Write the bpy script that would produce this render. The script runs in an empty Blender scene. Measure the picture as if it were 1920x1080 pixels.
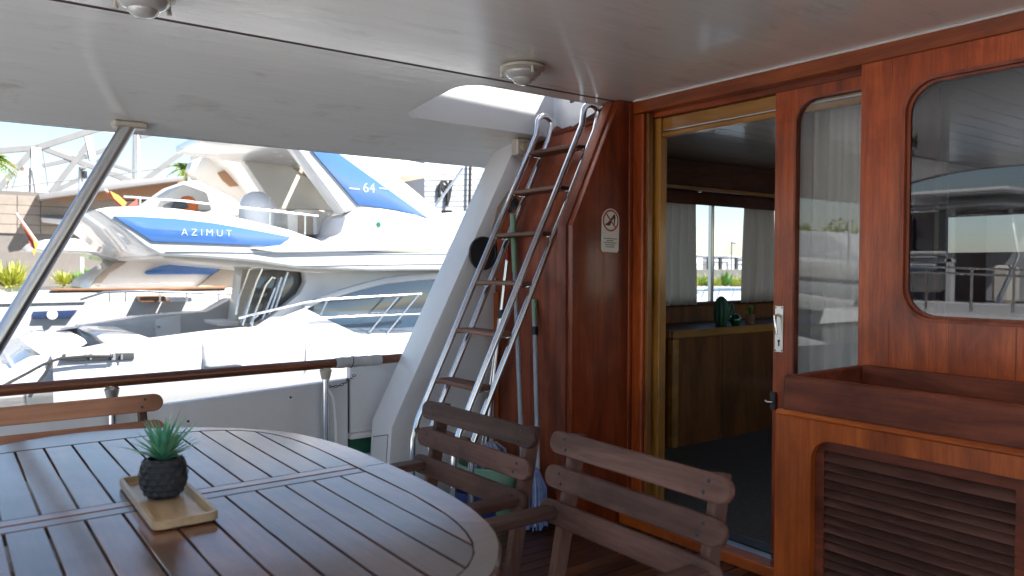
import bpy, bmesh, math, random
from mathutils import Vector, Matrix
random.seed(7)
R = math.radians
S = bpy.context.scene
C = S.collection

# ------------------------------------------------------------------ camera
EYE = Vector((0, 0, 1.2))
FPX = 1440.0
_a = Vector((-1075, -42, FPX)).normalized()
_b = Vector((FPX * FPX / 1075, -35, FPX))
_b = (_b - _a * _b.dot(_a)).normalized()
_c = _b.cross(_a) if _b.cross(_a).y < 0 else _a.cross(_b)
ROT = Matrix((_b, _a, _c))           # world = ROT @ (right, down, ahead)
cam_d = bpy.data.cameras.new('camera')
cam = bpy.data.objects.new('camera', cam_d); C.objects.link(cam); S.camera = cam
cam_d.sensor_width = 36; cam_d.lens = 36 * FPX / 1920
cam_d.clip_start = 0.05; cam_d.clip_end = 5000
_m = Matrix((ROT @ Vector((1, 0, 0)), ROT @ Vector((0, -1, 0)), ROT @ Vector((0, 0, -1)))).transposed()
cam.matrix_world = Matrix.Translation(EYE) @ _m.to_4x4()
cam_d.dof.use_dof = True; cam_d.dof.focus_distance = 3.3; cam_d.dof.aperture_fstop = 4.0

# ------------------------------------------------------------------ sky, sun, exposure
SUN_EL, SUN_DIR = R(53), Vector((0.62, -0.78, 0)).normalized()    # direction towards the sun
W = bpy.data.worlds.new('World'); S.world = W; W.use_nodes = True
nt = W.node_tree
sky = nt.nodes.new('ShaderNodeTexSky'); sky.sky_type = 'NISHITA'; sky.sun_disc = False
sky.sun_elevation = SUN_EL; sky.sun_rotation = math.atan2(SUN_DIR.x, SUN_DIR.y)
sky.air_density = 1.0; sky.dust_density = 0.5; sky.ozone_density = 0.8
bg = nt.nodes['Background']; bg.inputs[1].default_value = 0.052
nt.links.new(sky.outputs[0], bg.inputs[0])
sd = bpy.data.lights.new('sun', 'SUN'); sd.energy = 4.3; sd.angle = R(0.5); sd.color = (1, .95, .88)
sun = bpy.data.objects.new('sun', sd); C.objects.link(sun)
_dir = Vector((SUN_DIR.x * math.cos(SUN_EL), SUN_DIR.y * math.cos(SUN_EL), math.sin(SUN_EL)))
sun.rotation_euler = _dir.to_track_quat('Z', 'Y').to_euler()
S.view_settings.view_transform = 'Standard'; S.view_settings.look = 'None'
S.view_settings.gamma = 1; S.view_settings.use_curve_mapping = False
S.view_settings.exposure = 2.3
S.render.engine = 'CYCLES'
S.cycles.use_denoising = True
S.cycles.max_bounces = 8; S.cycles.diffuse_bounces = 4; S.cycles.glossy_bounces = 4
S.cycles.transparent_max_bounces = 12; S.cycles.caustics_reflective = False; S.cycles.caustics_refractive = False
S.cycles.sample_clamp_indirect = 8

# ------------------------------------------------------------------ measuring helpers
def ray(px, py): return ROT @ Vector((px - 960, py - 540, FPX))
def aX(px, py, X): d = ray(px, py); return EYE + d * (X / d.x)
def aY(px, py, Y): d = ray(px, py); return EYE + d * (Y / d.y)
def aZ(px, py, Z): d = ray(px, py); return EYE + d * ((Z - EYE.z) / d.z)

# ------------------------------------------------------------------ materials
def newmat(name):
    m = bpy.data.materials.new(name); m.use_nodes = True
    t = m.node_tree; p = t.nodes['Principled BSDF']
    return m, t, p
def nd(t, typ, **k):
    n = t.nodes.new(typ)
    for a, v in k.items(): setattr(n, a, v)
    return n
def mixc(t, fac, a, b, blend='MIX'):
    n = t.nodes.new('ShaderNodeMix'); n.data_type = 'RGBA'; n.blend_type = blend
    for i, v in ((0, fac), (6, a), (7, b)):
        if hasattr(v, 'links') or hasattr(v, 'is_linked'): t.links.new(v, n.inputs[i])
        elif i == 0: n.inputs[0].default_value = v
        else: n.inputs[i].default_value = (*v, 1)
    return n.outputs[2]
def ramp(t, src, stops):
    n = t.nodes.new('ShaderNodeValToRGB'); e = n.color_ramp.elements
    while len(e) < len(stops): e.new(0.5)
    for el, (p, c) in zip(e, stops): el.position = p; el.color = (*c, 1) if len(c) == 3 else c
    t.links.new(src, n.inputs[0]); return n.outputs[0]
def coords(t, scale, rnd=True, rot=(0, 0, 0)):
    tc = nd(t, 'ShaderNodeTexCoord'); mp = nd(t, 'ShaderNodeMapping')
    mp.inputs['Scale'].default_value = scale; mp.inputs['Rotation'].default_value = rot
    t.links.new(tc.outputs['Object'], mp.inputs['Vector'])
    if rnd:
        oi = nd(t, 'ShaderNodeObjectInfo'); mu = nd(t, 'ShaderNodeMath', operation='MULTIPLY'); mu.inputs[1].default_value = 37
        t.links.new(oi.outputs['Random'], mu.inputs[0])
        cb = nd(t, 'ShaderNodeCombineXYZ')
        for i in range(3): t.links.new(mu.outputs[0], cb.inputs[i])
        t.links.new(cb.outputs[0], mp.inputs['Location'])
    return mp.outputs[0]
def noise(t, vec, scale, detail=5, rough=.6, dist=0):
    n = nd(t, 'ShaderNodeTexNoise'); n.inputs['Scale'].default_value = scale; n.inputs['Detail'].default_value = detail
    n.inputs['Roughness'].default_value = rough; n.inputs['Distortion'].default_value = dist
    t.links.new(vec, n.inputs['Vector']); return n.outputs[0]
def bump(t, p, h, strength=.2, dist=.01):
    b = nd(t, 'ShaderNodeBump'); b.inputs['Strength'].default_value = strength; b.inputs['Distance'].default_value = dist
    t.links.new(h, b.inputs['Height']); t.links.new(b.outputs[0], p.inputs['Normal'])

def wood(name, dark, mid, light, axis='z', rough=.35, coat=.5, coat_r=.15, stain=.5, stainc=None, sc=1.0, bmp=.15, vary=.35):
    m, t, p = newmat(name)
    s = {'x': (1.2, 22, 22), 'y': (22, 1.2, 22), 'z': (22, 22, 1.2)}[axis]
    v = coords(t, tuple(a * sc for a in s))
    g = noise(t, v, 1.6, 8, .62, .6)
    fine = noise(t, v, 7.0, 4, .7)
    c = ramp(t, g, [(.22, dark), (.5, mid), (.82, light)])
    c = mixc(t, .22, c, ramp(t, fine, [(.35, dark), (.65, light)]), 'MIX')
    bl_ = noise(t, coords(t, {'x': (.5, 2.2, 2.2), 'y': (2.2, .5, 2.2), 'z': (2.2, 2.2, .5)}[axis]), 2.4, 5, .6, .8)
    c = mixc(t, ramp(t, bl_, [(.42, (0, 0, 0)), (.66, (.8,) * 3)]), c, tuple(x * .55 for x in dark))
    v2 = coords(t, (1, 1, 1))
    st = noise(t, v2, 3.2, 6, .65, .3)
    sc_ = stainc or tuple(x * .45 for x in dark)
    c = mixc(t, ramp(t, st, [(.48, (0, 0, 0)), (.74, (stain,) * 3)]), c, sc_)
    oi = nd(t, 'ShaderNodeObjectInfo')
    br = nd(t, 'ShaderNodeMapRange'); br.inputs[3].default_value = 1 - vary; br.inputs[4].default_value = 1 + vary * .6
    t.links.new(oi.outputs['Random'], br.inputs[0])
    mu = nd(t, 'ShaderNodeVectorMath', operation='SCALE'); t.links.new(c, mu.inputs[0]); t.links.new(br.outputs[0], mu.inputs['Scale'])
    t.links.new(mu.outputs[0], p.inputs['Base Color'])
    rr = nd(t, 'ShaderNodeMapRange'); rr.inputs[3].default_value = rough * .75; rr.inputs[4].default_value = min(1, rough * 1.4)
    t.links.new(st, rr.inputs[0]); t.links.new(rr.outputs[0], p.inputs['Roughness'])
    p.inputs['Coat Weight'].default_value = coat; p.inputs['Coat Roughness'].default_value = coat_r
    p.inputs['Specular IOR Level'].default_value = .32 if coat < .8 else .5
    bump(t, p, fine, bmp, .004)
    return m
def paint(name, col, rough=.4, var=.06, dirt=.0, dirtc=(.35, .3, .24), metal=0, coat=0, bmp=0, scale=2.5, streak=None, spec=.5):
    m, t, p = newmat(name)
    v = coords(t, streak or (1, 1, 1))
    n = noise(t, v, scale, 6, .65)
    c = ramp(t, n, [(.3, tuple(x * (1 - var) for x in col)), (.7, tuple(min(1, x * (1 + var)) for x in col))])
    if dirt:
        d = noise(t, coords(t, (1, 1, .5)), 4.5, 8, .7, .5)
        c = mixc(t, ramp(t, d, [(.52, (0, 0, 0)), (.8, (dirt,) * 3)]), c, dirtc)
    t.links.new(c, p.inputs['Base Color'])
    rr = nd(t, 'ShaderNodeMapRange'); rr.inputs[3].default_value = rough * .8; rr.inputs[4].default_value = min(1, rough * 1.25)
    t.links.new(n, rr.inputs[0]); t.links.new(rr.outputs[0], p.inputs['Roughness'])
    p.inputs['Metallic'].default_value = metal; p.inputs['Coat Weight'].default_value = coat
    p.inputs['Specular IOR Level'].default_value = spec
    if bmp: bump(t, p, n, bmp, .01)
    return m
def pane(name, tint=(.9, .93, .95), ior=1.5, rough=0.0):
    m = bpy.data.materials.new(name); m.use_nodes = True; t = m.node_tree
    t.nodes.remove(t.nodes['Principled BSDF'])
    tr = nd(t, 'ShaderNodeBsdfTransparent'); tr.inputs[0].default_value = (*tint, 1)
    gl = nd(t, 'ShaderNodeBsdfGlossy'); gl.inputs['Roughness'].default_value = rough
    ge = nd(t, 'ShaderNodeNewGeometry'); dt = nd(t, 'ShaderNodeVectorMath', operation='DOT_PRODUCT')
    t.links.new(ge.outputs['Incoming'], dt.inputs[0]); t.links.new(ge.outputs['Normal'], dt.inputs[1])
    def mth(op, a, b=None):
        n_ = nd(t, 'ShaderNodeMath', operation=op); t.links.new(a, n_.inputs[0])
        if b is not None: n_.inputs[1].default_value = b
        return n_.outputs[0]
    f0 = ((ior - 1) / (ior + 1)) ** 2
    om = mth('MULTIPLY', mth('SUBTRACT', mth('ABSOLUTE', dt.outputs['Value']), 1.0), -1.0)
    fac = mth('ADD', mth('MULTIPLY', mth('POWER', om, 5.0), 1 - f0), f0)
    if rough >= 0:
        v = coords(t, (1, 1, 1), False); n = noise(t, v, 1.3, 2, .5)
        b = nd(t, 'ShaderNodeBump'); b.inputs['Strength'].default_value = .04; b.inputs['Distance'].default_value = .02
        t.links.new(n, b.inputs['Height']); t.links.new(b.outputs[0], gl.inputs['Normal'])
    mx = nd(t, 'ShaderNodeMixShader')
    t.links.new(fac, mx.inputs[0]); t.links.new(tr.outputs[0], mx.inputs[1]); t.links.new(gl.outputs[0], mx.inputs[2])
    t.links.new(mx.outputs[0], t.nodes['Material Output'].inputs[0])
    return m

M = {}
red = dict(dark=(.20, .028, .005), mid=(.42, .070, .012), light=(.64, .15, .030))
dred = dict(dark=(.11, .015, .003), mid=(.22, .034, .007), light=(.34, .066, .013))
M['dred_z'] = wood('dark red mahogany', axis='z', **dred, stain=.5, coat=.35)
M['mahog_z'] = wood('mahogany upright', axis='z', **red, stain=.55, coat=.3)
M['mahog_y'] = wood('mahogany athwart', axis='y', **red, stain=.55)
M['mahog_x'] = wood('mahogany fore and aft', axis='x', **red, stain=.55)
org = dict(dark=(.26, .042, .005), mid=(.46, .092, .011), light=(.64, .165, .022))
M['orange_z'] = wood('orange varnish upright', axis='z', **org, stain=.45, coat=.4)
M['orange_y'] = wood('orange varnish athwart', axis='y', **org, stain=.45, coat=.4)
yel = dict(dark=(.30, .12, .016), mid=(.42, .185, .028), light=(.50, .24, .045))
M['yellow_z'] = wood('honey varnish upright', axis='z', **yel, stain=.15, vary=.05)
M['yellow_y'] = wood('honey varnish athwart', axis='y', **yel, stain=.15, vary=.05)
dull = dict(dark=(.17, .033, .014), mid=(.31, .070, .030), light=(.46, .125, .055))
M['dull_z'] = wood('faded mahogany', axis='z', **dull, rough=.5, coat=.1, coat_r=.3, stain=.4)
M['dull_y'] = wood('faded mahogany athwart', axis='y', **dull, rough=.5, coat=.08, coat_r=.3, stain=.4)
old = dict(dark=(.070, .030, .021), mid=(.14, .068, .050), light=(.25, .135, .105))
fresh = dict(dark=(.42, .17, .09), mid=(.58, .27, .155), light=(.66, .36, .23))  # chair teak lightened: sunshine is put into this base colour
M['sunlit_y'] = wood('fresh teak', axis='y', **fresh, rough=.55, coat=.0, stain=.5, bmp=.3, sc=.8)
M['sunlit_x'] = wood('fresh teak x', axis='x', **fresh, rough=.55, coat=.0, stain=.5, bmp=.3, sc=.8)
M['sunlit_z'] = wood('fresh teak z', axis='z', **fresh, rough=.55, coat=.0, stain=.5, bmp=.3, sc=.8)
M['old_y'] = wood('weathered teak', axis='y', **old, rough=.6, coat=.0, stain=.6, bmp=.35, sc=.8)
M['old_x'] = wood('weathered teak x', axis='x', **old, rough=.6, coat=.0, stain=.6, bmp=.35, sc=.8)
M['old_z'] = wood('weathered teak z', axis='z', **old, rough=.6, coat=.0, stain=.6, bmp=.35, sc=.8)
lou = dict(dark=(.085, .034, .024), mid=(.14, .058, .042), light=(.21, .095, .07))
M['louvre'] = wood('louvre wood', axis='y', **lou, rough=.45, coat=.25, stain=.4)
tab = dict(dark=(.075, .020, .009), mid=(.155, .047, .022), light=(.26, .092, .046))
M['table_y'] = wood('table teak', axis='y', **tab, rough=.34, coat=.9, coat_r=.12, stain=.6, vary=.6, bmp=.14)
M['table_x'] = wood('table teak x', axis='x', **tab, rough=.34, coat=.9, coat_r=.13, stain=.5, vary=.4, bmp=.12)
dk = dict(dark=(.07, .026, .012), mid=(.12, .045, .02), light=(.19, .075, .03))
M['deck'] = wood('deck teak', axis='x', **dk, rough=.4, coat=.3, stain=.6)
M['inner'] = wood('saloon mahogany', (.085, .022, .007), (.14, .040, .012), (.21, .066, .02), axis='x', rough=.55, coat=.05, stain=.3)
M['inner_z'] = wood('saloon panel', (.20, .07, .016), (.30, .112, .026), (.39, .16, .04), axis='z', coat=.4, stain=.3)
M['honey_in'] = wood('counter edge', (.42, .20, .04), (.55, .28, .06), (.62, .34, .085), axis='x', coat=.4, stain=.2)
M['caprail'] = wood('cap rail varnish', (.15, .038, .014), (.25, .075, .03), (.34, .12, .055), axis='x', coat=.6, stain=.3)
M['tread'] = wood('tread teak', (.16, .07, .045), (.24, .11, .07), (.30, .15, .10), axis='y', rough=.55, coat=.1, stain=.4)
M['bamboo'] = wood('bamboo', (.50, .33, .17), (.60, .42, .24), (.68, .50, .31), axis='y', rough=.4, coat=.3, stain=.1, vary=.05)

M['white'] = paint('white paint', (.78, .78, .78), .4, .03, .08)
M['gel'] = paint('white gelcoat', (.54, .545, .555), .25, .02, .05, coat=.5)
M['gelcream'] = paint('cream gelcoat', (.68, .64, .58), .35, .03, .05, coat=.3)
M['greypaint'] = paint('grey white paint', (.76, .76, .78), .4, .04, .18, coat=.2)
M['steel'] = paint('stainless steel', (.72, .73, .75), .14, .06, 0, metal=1, scale=9)
M['alu'] = paint('brushed tube', (.55, .55, .56), .3, .05, 0, metal=1, scale=9)
M['black'] = paint('black rubber', (.015, .015, .017), .5, .2)
M['darkm'] = paint('dark metal', (.05, .05, .055), .4, .2, metal=.6)
M['brass'] = paint('aged fixture metal', (.62, .57, .48), .4, .1, .3, metal=.3)
M['tan'] = paint('tan patch', (.46, .38, .25), .6, .1, .2)
M['seam'] = paint('dark seam', (.06, .02, .015), .6, .2)
M['tape'] = paint('grey tape', (.48, .48, .50), .5, .15, .3, scale=14)
M['red'] = paint('red plastic', (.5, .03, .02), .4)
M['redp'] = paint('red print', (.45, .05, .05), .5)
M['green'] = paint('pale green plastic', (.24, .42, .30), .45, .1, .2)
M['dgreen'] = paint('dark green', (.02, .12, .07), .5, .2)
M['blue'] = paint('blue plastic', (.02, .05, .20), .4, .1)
M['mopblue'] = paint('blue mop yarn', (.16, .22, .42), .9, .35, scale=30)
M['mopwhite'] = paint('light mop yarn', (.34, .39, .54), .9, .25, scale=30)
M['greypole'] = paint('grey pole', (.36, .40, .46), .4, .1)
M['silver'] = paint('handle plate', (.66, .64, .60), .3, .08, .2, metal=.8, scale=14)
M['curtain'] = paint('curtain linen', (.74, .68, .62), .9, .05, scale=60)
M['curtainw'] = paint('sheer white curtain', (.78, .77, .74), .9, .04, scale=60)
for k_ in ('curtain', 'curtainw'):
    t_ = M[k_].node_tree; pb0 = t_.nodes['Principled BSDF']; tl = t_.nodes.new('ShaderNodeBsdfTranslucent'); tl.inputs[0].default_value = (.8, .76, .70, 1)
    ms = t_.nodes.new('ShaderNodeMixShader'); ms.inputs[0].default_value = .45
    t_.links.new(pb0.outputs[0], ms.inputs[1]); t_.links.new(tl.outputs[0], ms.inputs[2]); t_.links.new(ms.outputs[0], t_.nodes['Material Output'].inputs[0])
M['carpet'] = paint('dark carpet', (.085, .083, .078), .95, .3, scale=40, bmp=.3)
M['dark'] = paint('dark plastic', (.03, .032, .036), .45, .2)
M['pot'] = paint('charcoal pot', (.028, .03, .034), .7, .2, scale=30, bmp=.2)
M['soil'] = paint('dry soil', (.16, .11, .08), .95, .4, scale=60, bmp=.5)
_m, _t, _p = newmat('succulent leaf'); _o = nd(_t, 'ShaderNodeObjectInfo'); _n = noise(_t, coords(_t, (1, 1, 1)), 14, 4, .6)
_t.links.new(mixc(_t, _n, ramp(_t, _o.outputs['Random'], [(0, (.10, .36, .25)), (.6, (.18, .52, .32)), (1, (.36, .55, .26))]), (.11, .33, .20)), _p.inputs['Base Color']); _p.inputs['Roughness'].default_value = .4; M['leaf'] = _m
M['rope'] = paint('black rope', (.02, .02, .022), .8, .3, scale=40)
M['sign'] = paint('white plastic', (.75, .73, .70), .4, .02)
M['blackp'] = paint('black print', (.02, .02, .02), .5)
M['blueglass'] = paint('blue mirror glass', (.045, .125, .33), .12, .12, coat=1, scale=.4, spec=1)
M['darkglass'] = paint('dark boat glass', (.025, .05, .085), .04, .2, coat=1, scale=.5, spec=1)
M['cockglass'] = paint('smoked door glass', (.10, .10, .09), .06, .3, coat=1, scale=.8)
M['letter'] = paint('pale lettering', (.62, .72, .85), .3, .02)
M['teakfar'] = paint('far teak', (.20, .105, .055), .5, .2)
M['beige'] = paint('beige cover', (.34, .28, .22), .8, .12, scale=1.2)
M['canvas'] = paint('cream canvas', (.80, .72, .60), .8, .06)
M['navy'] = paint('navy stripe', (.02, .035, .09), .2, .1, coat=.5)
M['stone'] = paint('stone cladding', (.215, .185, .16), .8, .12, .3, scale=1.5)
M['stonegrey'] = paint('grey concrete', (.13, .12, .112), .9, .12, .2, scale=1.0)
M['truss'] = paint('grey steelwork', (.17, .17, .175), .5, .06)
M['trusswhite'] = paint('white steelwork', (.50, .49, .48), .5, .04)
M['brownsoffit'] = paint('brown soffit', (.30, .16, .09), .8, .1)
M['grass'] = paint('yellow green blades', (.36, .38, .06), .6, .35, scale=6)
M['grass2'] = paint('green blades', (.12, .26, .03), .6, .35, scale=6)
M['palm'] = paint('palm frond', (.12, .17, .03), .5, .4, scale=4)
M['bark'] = paint('palm bark', (.16, .11, .07), .9, .3, scale=8, bmp=.4)
M['flagred'] = paint('red flag cloth', (.42, .09, .07), .8, .15)
M['flagyel'] = paint('yellow flag cloth', (.50, .30, .06), .8, .15)
M['orange'] = paint('orange buoy', (.65, .14, .02), .5, .1)
M['signgrey'] = paint('grey facade', (.40, .42, .45), .7, .06, streak=(1, 1, 9), scale=2)
M['lampglass'] = paint('frosted lamp glass', (.50, .49, .46), .08, .15, .2, coat=1)
M['glass'] = pane('window glass')
M['doorglass'] = pane('door glass', (.92, .94, .95), 1.6)
M['smoke'] = pane('large window glass', (.46, .48, .51), 1.75)
M['greenl'] = paint('green lens', (.0, .12, .07), .1, .1, coat=1)
M['quay'] = paint('quay concrete', (.36, .33, .30), .9, .1, .2)

def ceiling_mat(name, col, ro):
    m, t, p = newmat(name)
    v = coords(t, (.55, 9, 1), False)
    n = noise(t, v, 2.4, 7, .65, .8)
    sp = noise(t, coords(t, (1.4, 3, 1), False), 2.0, 8, .7, .4)
    c = ramp(t, n, [(.3, tuple(x * .93 for x in col)), (.7, col)])
    c = mixc(t, ramp(t, sp, [(.57, (0, 0, 0)), (.74, (.55,) * 3)]), c, (.44, .38, .30))
    t.links.new(c, p.inputs['Base Color'])
    rr = nd(t, 'ShaderNodeMapRange'); rr.inputs[3].default_value = ro * .7; rr.inputs[4].default_value = ro * 1.4
    t.links.new(n, rr.inputs[0]); t.links.new(rr.outputs[0], p.inputs['Roughness'])
    p.inputs['Coat Weight'].default_value = .6; p.inputs['Coat Roughness'].default_value = .10
    bump(t, p, n, .22, .012)
    return m
M['ceil'] = ceiling_mat('ceiling gloss paint', (.87, .845, .80), .20)
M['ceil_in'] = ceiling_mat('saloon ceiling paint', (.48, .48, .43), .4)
def water_mat():
    m, t, p = newmat('harbour water')
    p.inputs['Base Color'].default_value = (.038, .043, .046, 1); p.inputs['Roughness'].default_value = .08
    n = noise(t, coords(t, (1, 1, 1), False), 1.6, 6, .6, .5); bump(t, p, n, .5, .12); return m
M['water'] = water_mat()

# ------------------------------------------------------------------ mesh helpers
class MB:
    def __init__(s): s.v = []; s.f = []
    def add(s, vs, fs):
        o = len(s.v); s.v += [tuple(v) for v in vs]; s.f += [tuple(i + o for i in f) for f in fs]; return s
    def box(s, lo, hi, ch=0.0, mat=None):
        (x0, y0, z0), (x1, y1, z1) = lo, hi
        x0, x1 = min(x0, x1), max(x0, x1); y0, y1 = min(y0, y1), max(y0, y1); z0, z1 = min(z0, z1), max(z0, z1)
        c = min(ch, (x1 - x0) * .45, (y1 - y0) * .45, (z1 - z0) * .45)
        if c <= 0:
            vs = [Vector((x, y, z)) for x in (x0, x1) for y in (y0, y1) for z in (z0, z1)]
            fs = [(0, 1, 3, 2), (4, 6, 7, 5), (0, 4, 5, 1), (2, 3, 7, 6), (0, 2, 6, 4), (1, 5, 7, 3)]
        else:
            vs = []; idx = {}
            for i, x in enumerate((x0, x1)):
                for j, y in enumerate((y0, y1)):
                    for k, z in enumerate((z0, z1)):
                        sx, sy, sz = (1 - 2 * i) * c, (1 - 2 * j) * c, (1 - 2 * k) * c
                        for a, p in enumerate(((x, y + sy, z + sz), (x + sx, y, z + sz), (x + sx, y + sy, z))):
                            idx[i, j, k, a] = len(vs); vs.append(Vector(p))
            g = lambda i, j, k, a: idx[i, j, k, a]
            fs = []
            for i in (0, 1): fs.append(tuple(g(i, j, k, 0) for j, k in ((0, 0), (0, 1), (1, 1), (1, 0))))
            for j in (0, 1): fs.append(tuple(g(i, j, k, 1) for i, k in ((0, 0), (1, 0), (1, 1), (0, 1))))
            for k in (0, 1): fs.append(tuple(g(i, j, k, 2) for i, j in ((0, 0), (0, 1), (1, 1), (1, 0))))
            for i in (0, 1):
                for j in (0, 1): fs.append((g(i, j, 0, 0), g(i, j, 1, 0), g(i, j, 1, 1), g(i, j, 0, 1)))
            for i in (0, 1):
                for k in (0, 1): fs.append((g(i, 0, k, 0), g(i, 1, k, 0), g(i, 1, k, 2), g(i, 0, k, 2)))
            for j in (0, 1):
                for k in (0, 1): fs.append((g(0, j, k, 1), g(1, j, k, 1), g(1, j, k, 2), g(0, j, k, 2)))
            for i in (0, 1):
                for j in (0, 1):
                    for k in (0, 1): fs.append((g(i, j, k, 0), g(i, j, k, 1), g(i, j, k, 2)))
        if mat is not None: vs = [mat @ v for v in vs]
        return s.add(vs, fs)
    def bar(s, p, q, w, h, up=(0, 0, 1), ch=.004):
        p, q = Vector(p), Vector(q); d = q - p; L = d.length; z = d.normalized(); u = Vector(up)
        x = u.cross(z)
        if x.length < 1e-4: x = Vector((1, 0, 0)).cross(z)
        x.normalize(); y = z.cross(x)
        m = Matrix((x, y, z)).transposed().to_4x4(); m.translation = p
        return s.box((-w / 2, -h / 2, 0), (w / 2, h / 2, L), ch, m)
    def tube(s, pts, r, n=10, closed=False, caps=True):
        pts = [Vector(p) for p in pts]; N = len(pts); rings = []
        rr = r if isinstance(r, (list, tuple)) else [r] * N
        ref = None
        for i, p in enumerate(pts):
            if closed: d = pts[(i + 1) % N] - pts[i - 1]
            else: d = pts[min(i + 1, N - 1)] - pts[max(i - 1, 0)]
            d.normalize()
            if ref is None:
                ref = Vector((0, 0, 1)) if abs(d.z) < .9 else Vector((1, 0, 0))
            u = (ref - d * ref.dot(d)).normalized(); ref = u; w = d.cross(u)
            rings.append([p + (u * math.cos(a) + w * math.sin(a)) * rr[i] for a in [2 * math.pi * k / n for k in range(n)]])
        vs = [v for g in rings for v in g]; fs = []
        for i in range(N if closed else N - 1):
            j = (i + 1) % N
            for k in range(n): fs.append((i * n + k, i * n + (k + 1) % n, j * n + (k + 1) % n, j * n + k))
        if caps and not closed: fs += [tuple(range(n))[::-1], tuple((N - 1) * n + k for k in range(n))]
        return s.add(vs, fs)
    def prism(s, poly, off):
        poly = [Vector(p) for p in poly]; off = Vector(off); n = len(poly)
        fs = [tuple(range(n)), tuple(range(2 * n - 1, n - 1, -1))]
        fs += [(i, i + n, (i + 1) % n + n, (i + 1) % n) for i in range(n)]
        return s.add(poly + [p + off for p in poly], fs)
    def lathe(s, prof, c=(0, 0, 0), n=24, axis=(0, 0, 1)):
        c = Vector(c); q = Vector((0, 0, 1)).rotation_difference(Vector(axis)); vs = []; fs = []
        for r, z in prof:
            for k in range(n):
                a = 2 * math.pi * k / n; vs.append(c + q @ Vector((r * math.cos(a), r * math.sin(a), z)))
        for i in range(len(prof) - 1):
            for k in range(n): fs.append((i * n + k, i * n + (k + 1) % n, (i + 1) * n + (k + 1) % n, (i + 1) * n + k))
        return s.add(vs, fs)
    def loft(s, curves):
        n = len(curves[0]); vs = [Vector(p) for c in curves for p in c]; fs = []
        for i in range(len(curves) - 1):
            for k in range(n - 1): fs.append((i * n + k, i * n + k + 1, (i + 1) * n + k + 1, (i + 1) * n + k))
        return s.add(vs, fs)
    def build(s, name, mat, parent=None, smooth=None, bevel=0, seg=2):
        me = bpy.data.meshes.new(name); me.from_pydata(s.v, [], s.f)
        bm = bmesh.new(); bm.from_mesh(me); bmesh.ops.recalc_face_normals(bm, faces=bm.faces)
        if bevel:
            es = [e for e in bm.edges if len(e.link_faces) == 2 and e.calc_face_angle(0) > R(25)]
            bmesh.ops.bevel(bm, geom=es, offset=bevel, segments=seg, affect='EDGES', profile=.6, clamp_overlap=True)
        bm.to_mesh(me); bm.free()
        o = bpy.data.objects.new(name, me); C.objects.link(o)
        if mat: me.materials.append(M[mat] if isinstance(mat, str) else mat)
        if parent: o.parent = parent
        if smooth is not None or bevel:
            me.polygons.foreach_set('use_smooth', [True] * len(me.polygons))
            try: me.set_sharp_from_angle(angle=R(smooth or 40))
            except Exception: pass
        return o
def tag(o, label=None, cat=None, group=None, kind=None):
    if label: o['label'] = label
    if cat: o['category'] = cat
    if group: o['group'] = group
    if kind: o['kind'] = kind
    return o
def thing(name, label, cat, loc=(0, 0, 0), group=None):
    o = bpy.data.objects.new(name, None); o.empty_display_size = .1; C.objects.link(o); o.location = loc
    return tag(o, label, cat, group)
def struct(name):
    o = bpy.data.objects.new(name, None); C.objects.link(o); return tag(o, kind='structure')
def dup(o, parent=None):
    c = o.copy(); C.objects.link(c); c.parent = parent
    for ch in o.children: dup(ch, c)
    return c
def BX(name, mat, parent, lo, hi, ch=.004, smooth=None): return MB().box(lo, hi, ch).build(name, mat, parent, smooth)
def rrect(u0, u1, v0, v1, r, n=6, corners=(1, 1, 1, 1)):
    """rounded rectangle, counter-clockwise from lower left; corners = ll, lr, ur, ul"""
    out = []
    for (cu, cv, a0, on) in ((u0, v0, 180, corners[0]), (u1, v0, 270, corners[1]), (u1, v1, 0, corners[2]), (u0, v1, 90, corners[3])):
        if not on: out.append((cu, cv)); continue
        ou = cu + r if cu == u0 else cu - r; ov = cv + r if cv == v0 else cv - r
        for k in range(n + 1):
            a = R(a0 + 90 * k / n); out.append((ou + r * math.cos(a), ov + r * math.sin(a)))
    return out
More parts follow.
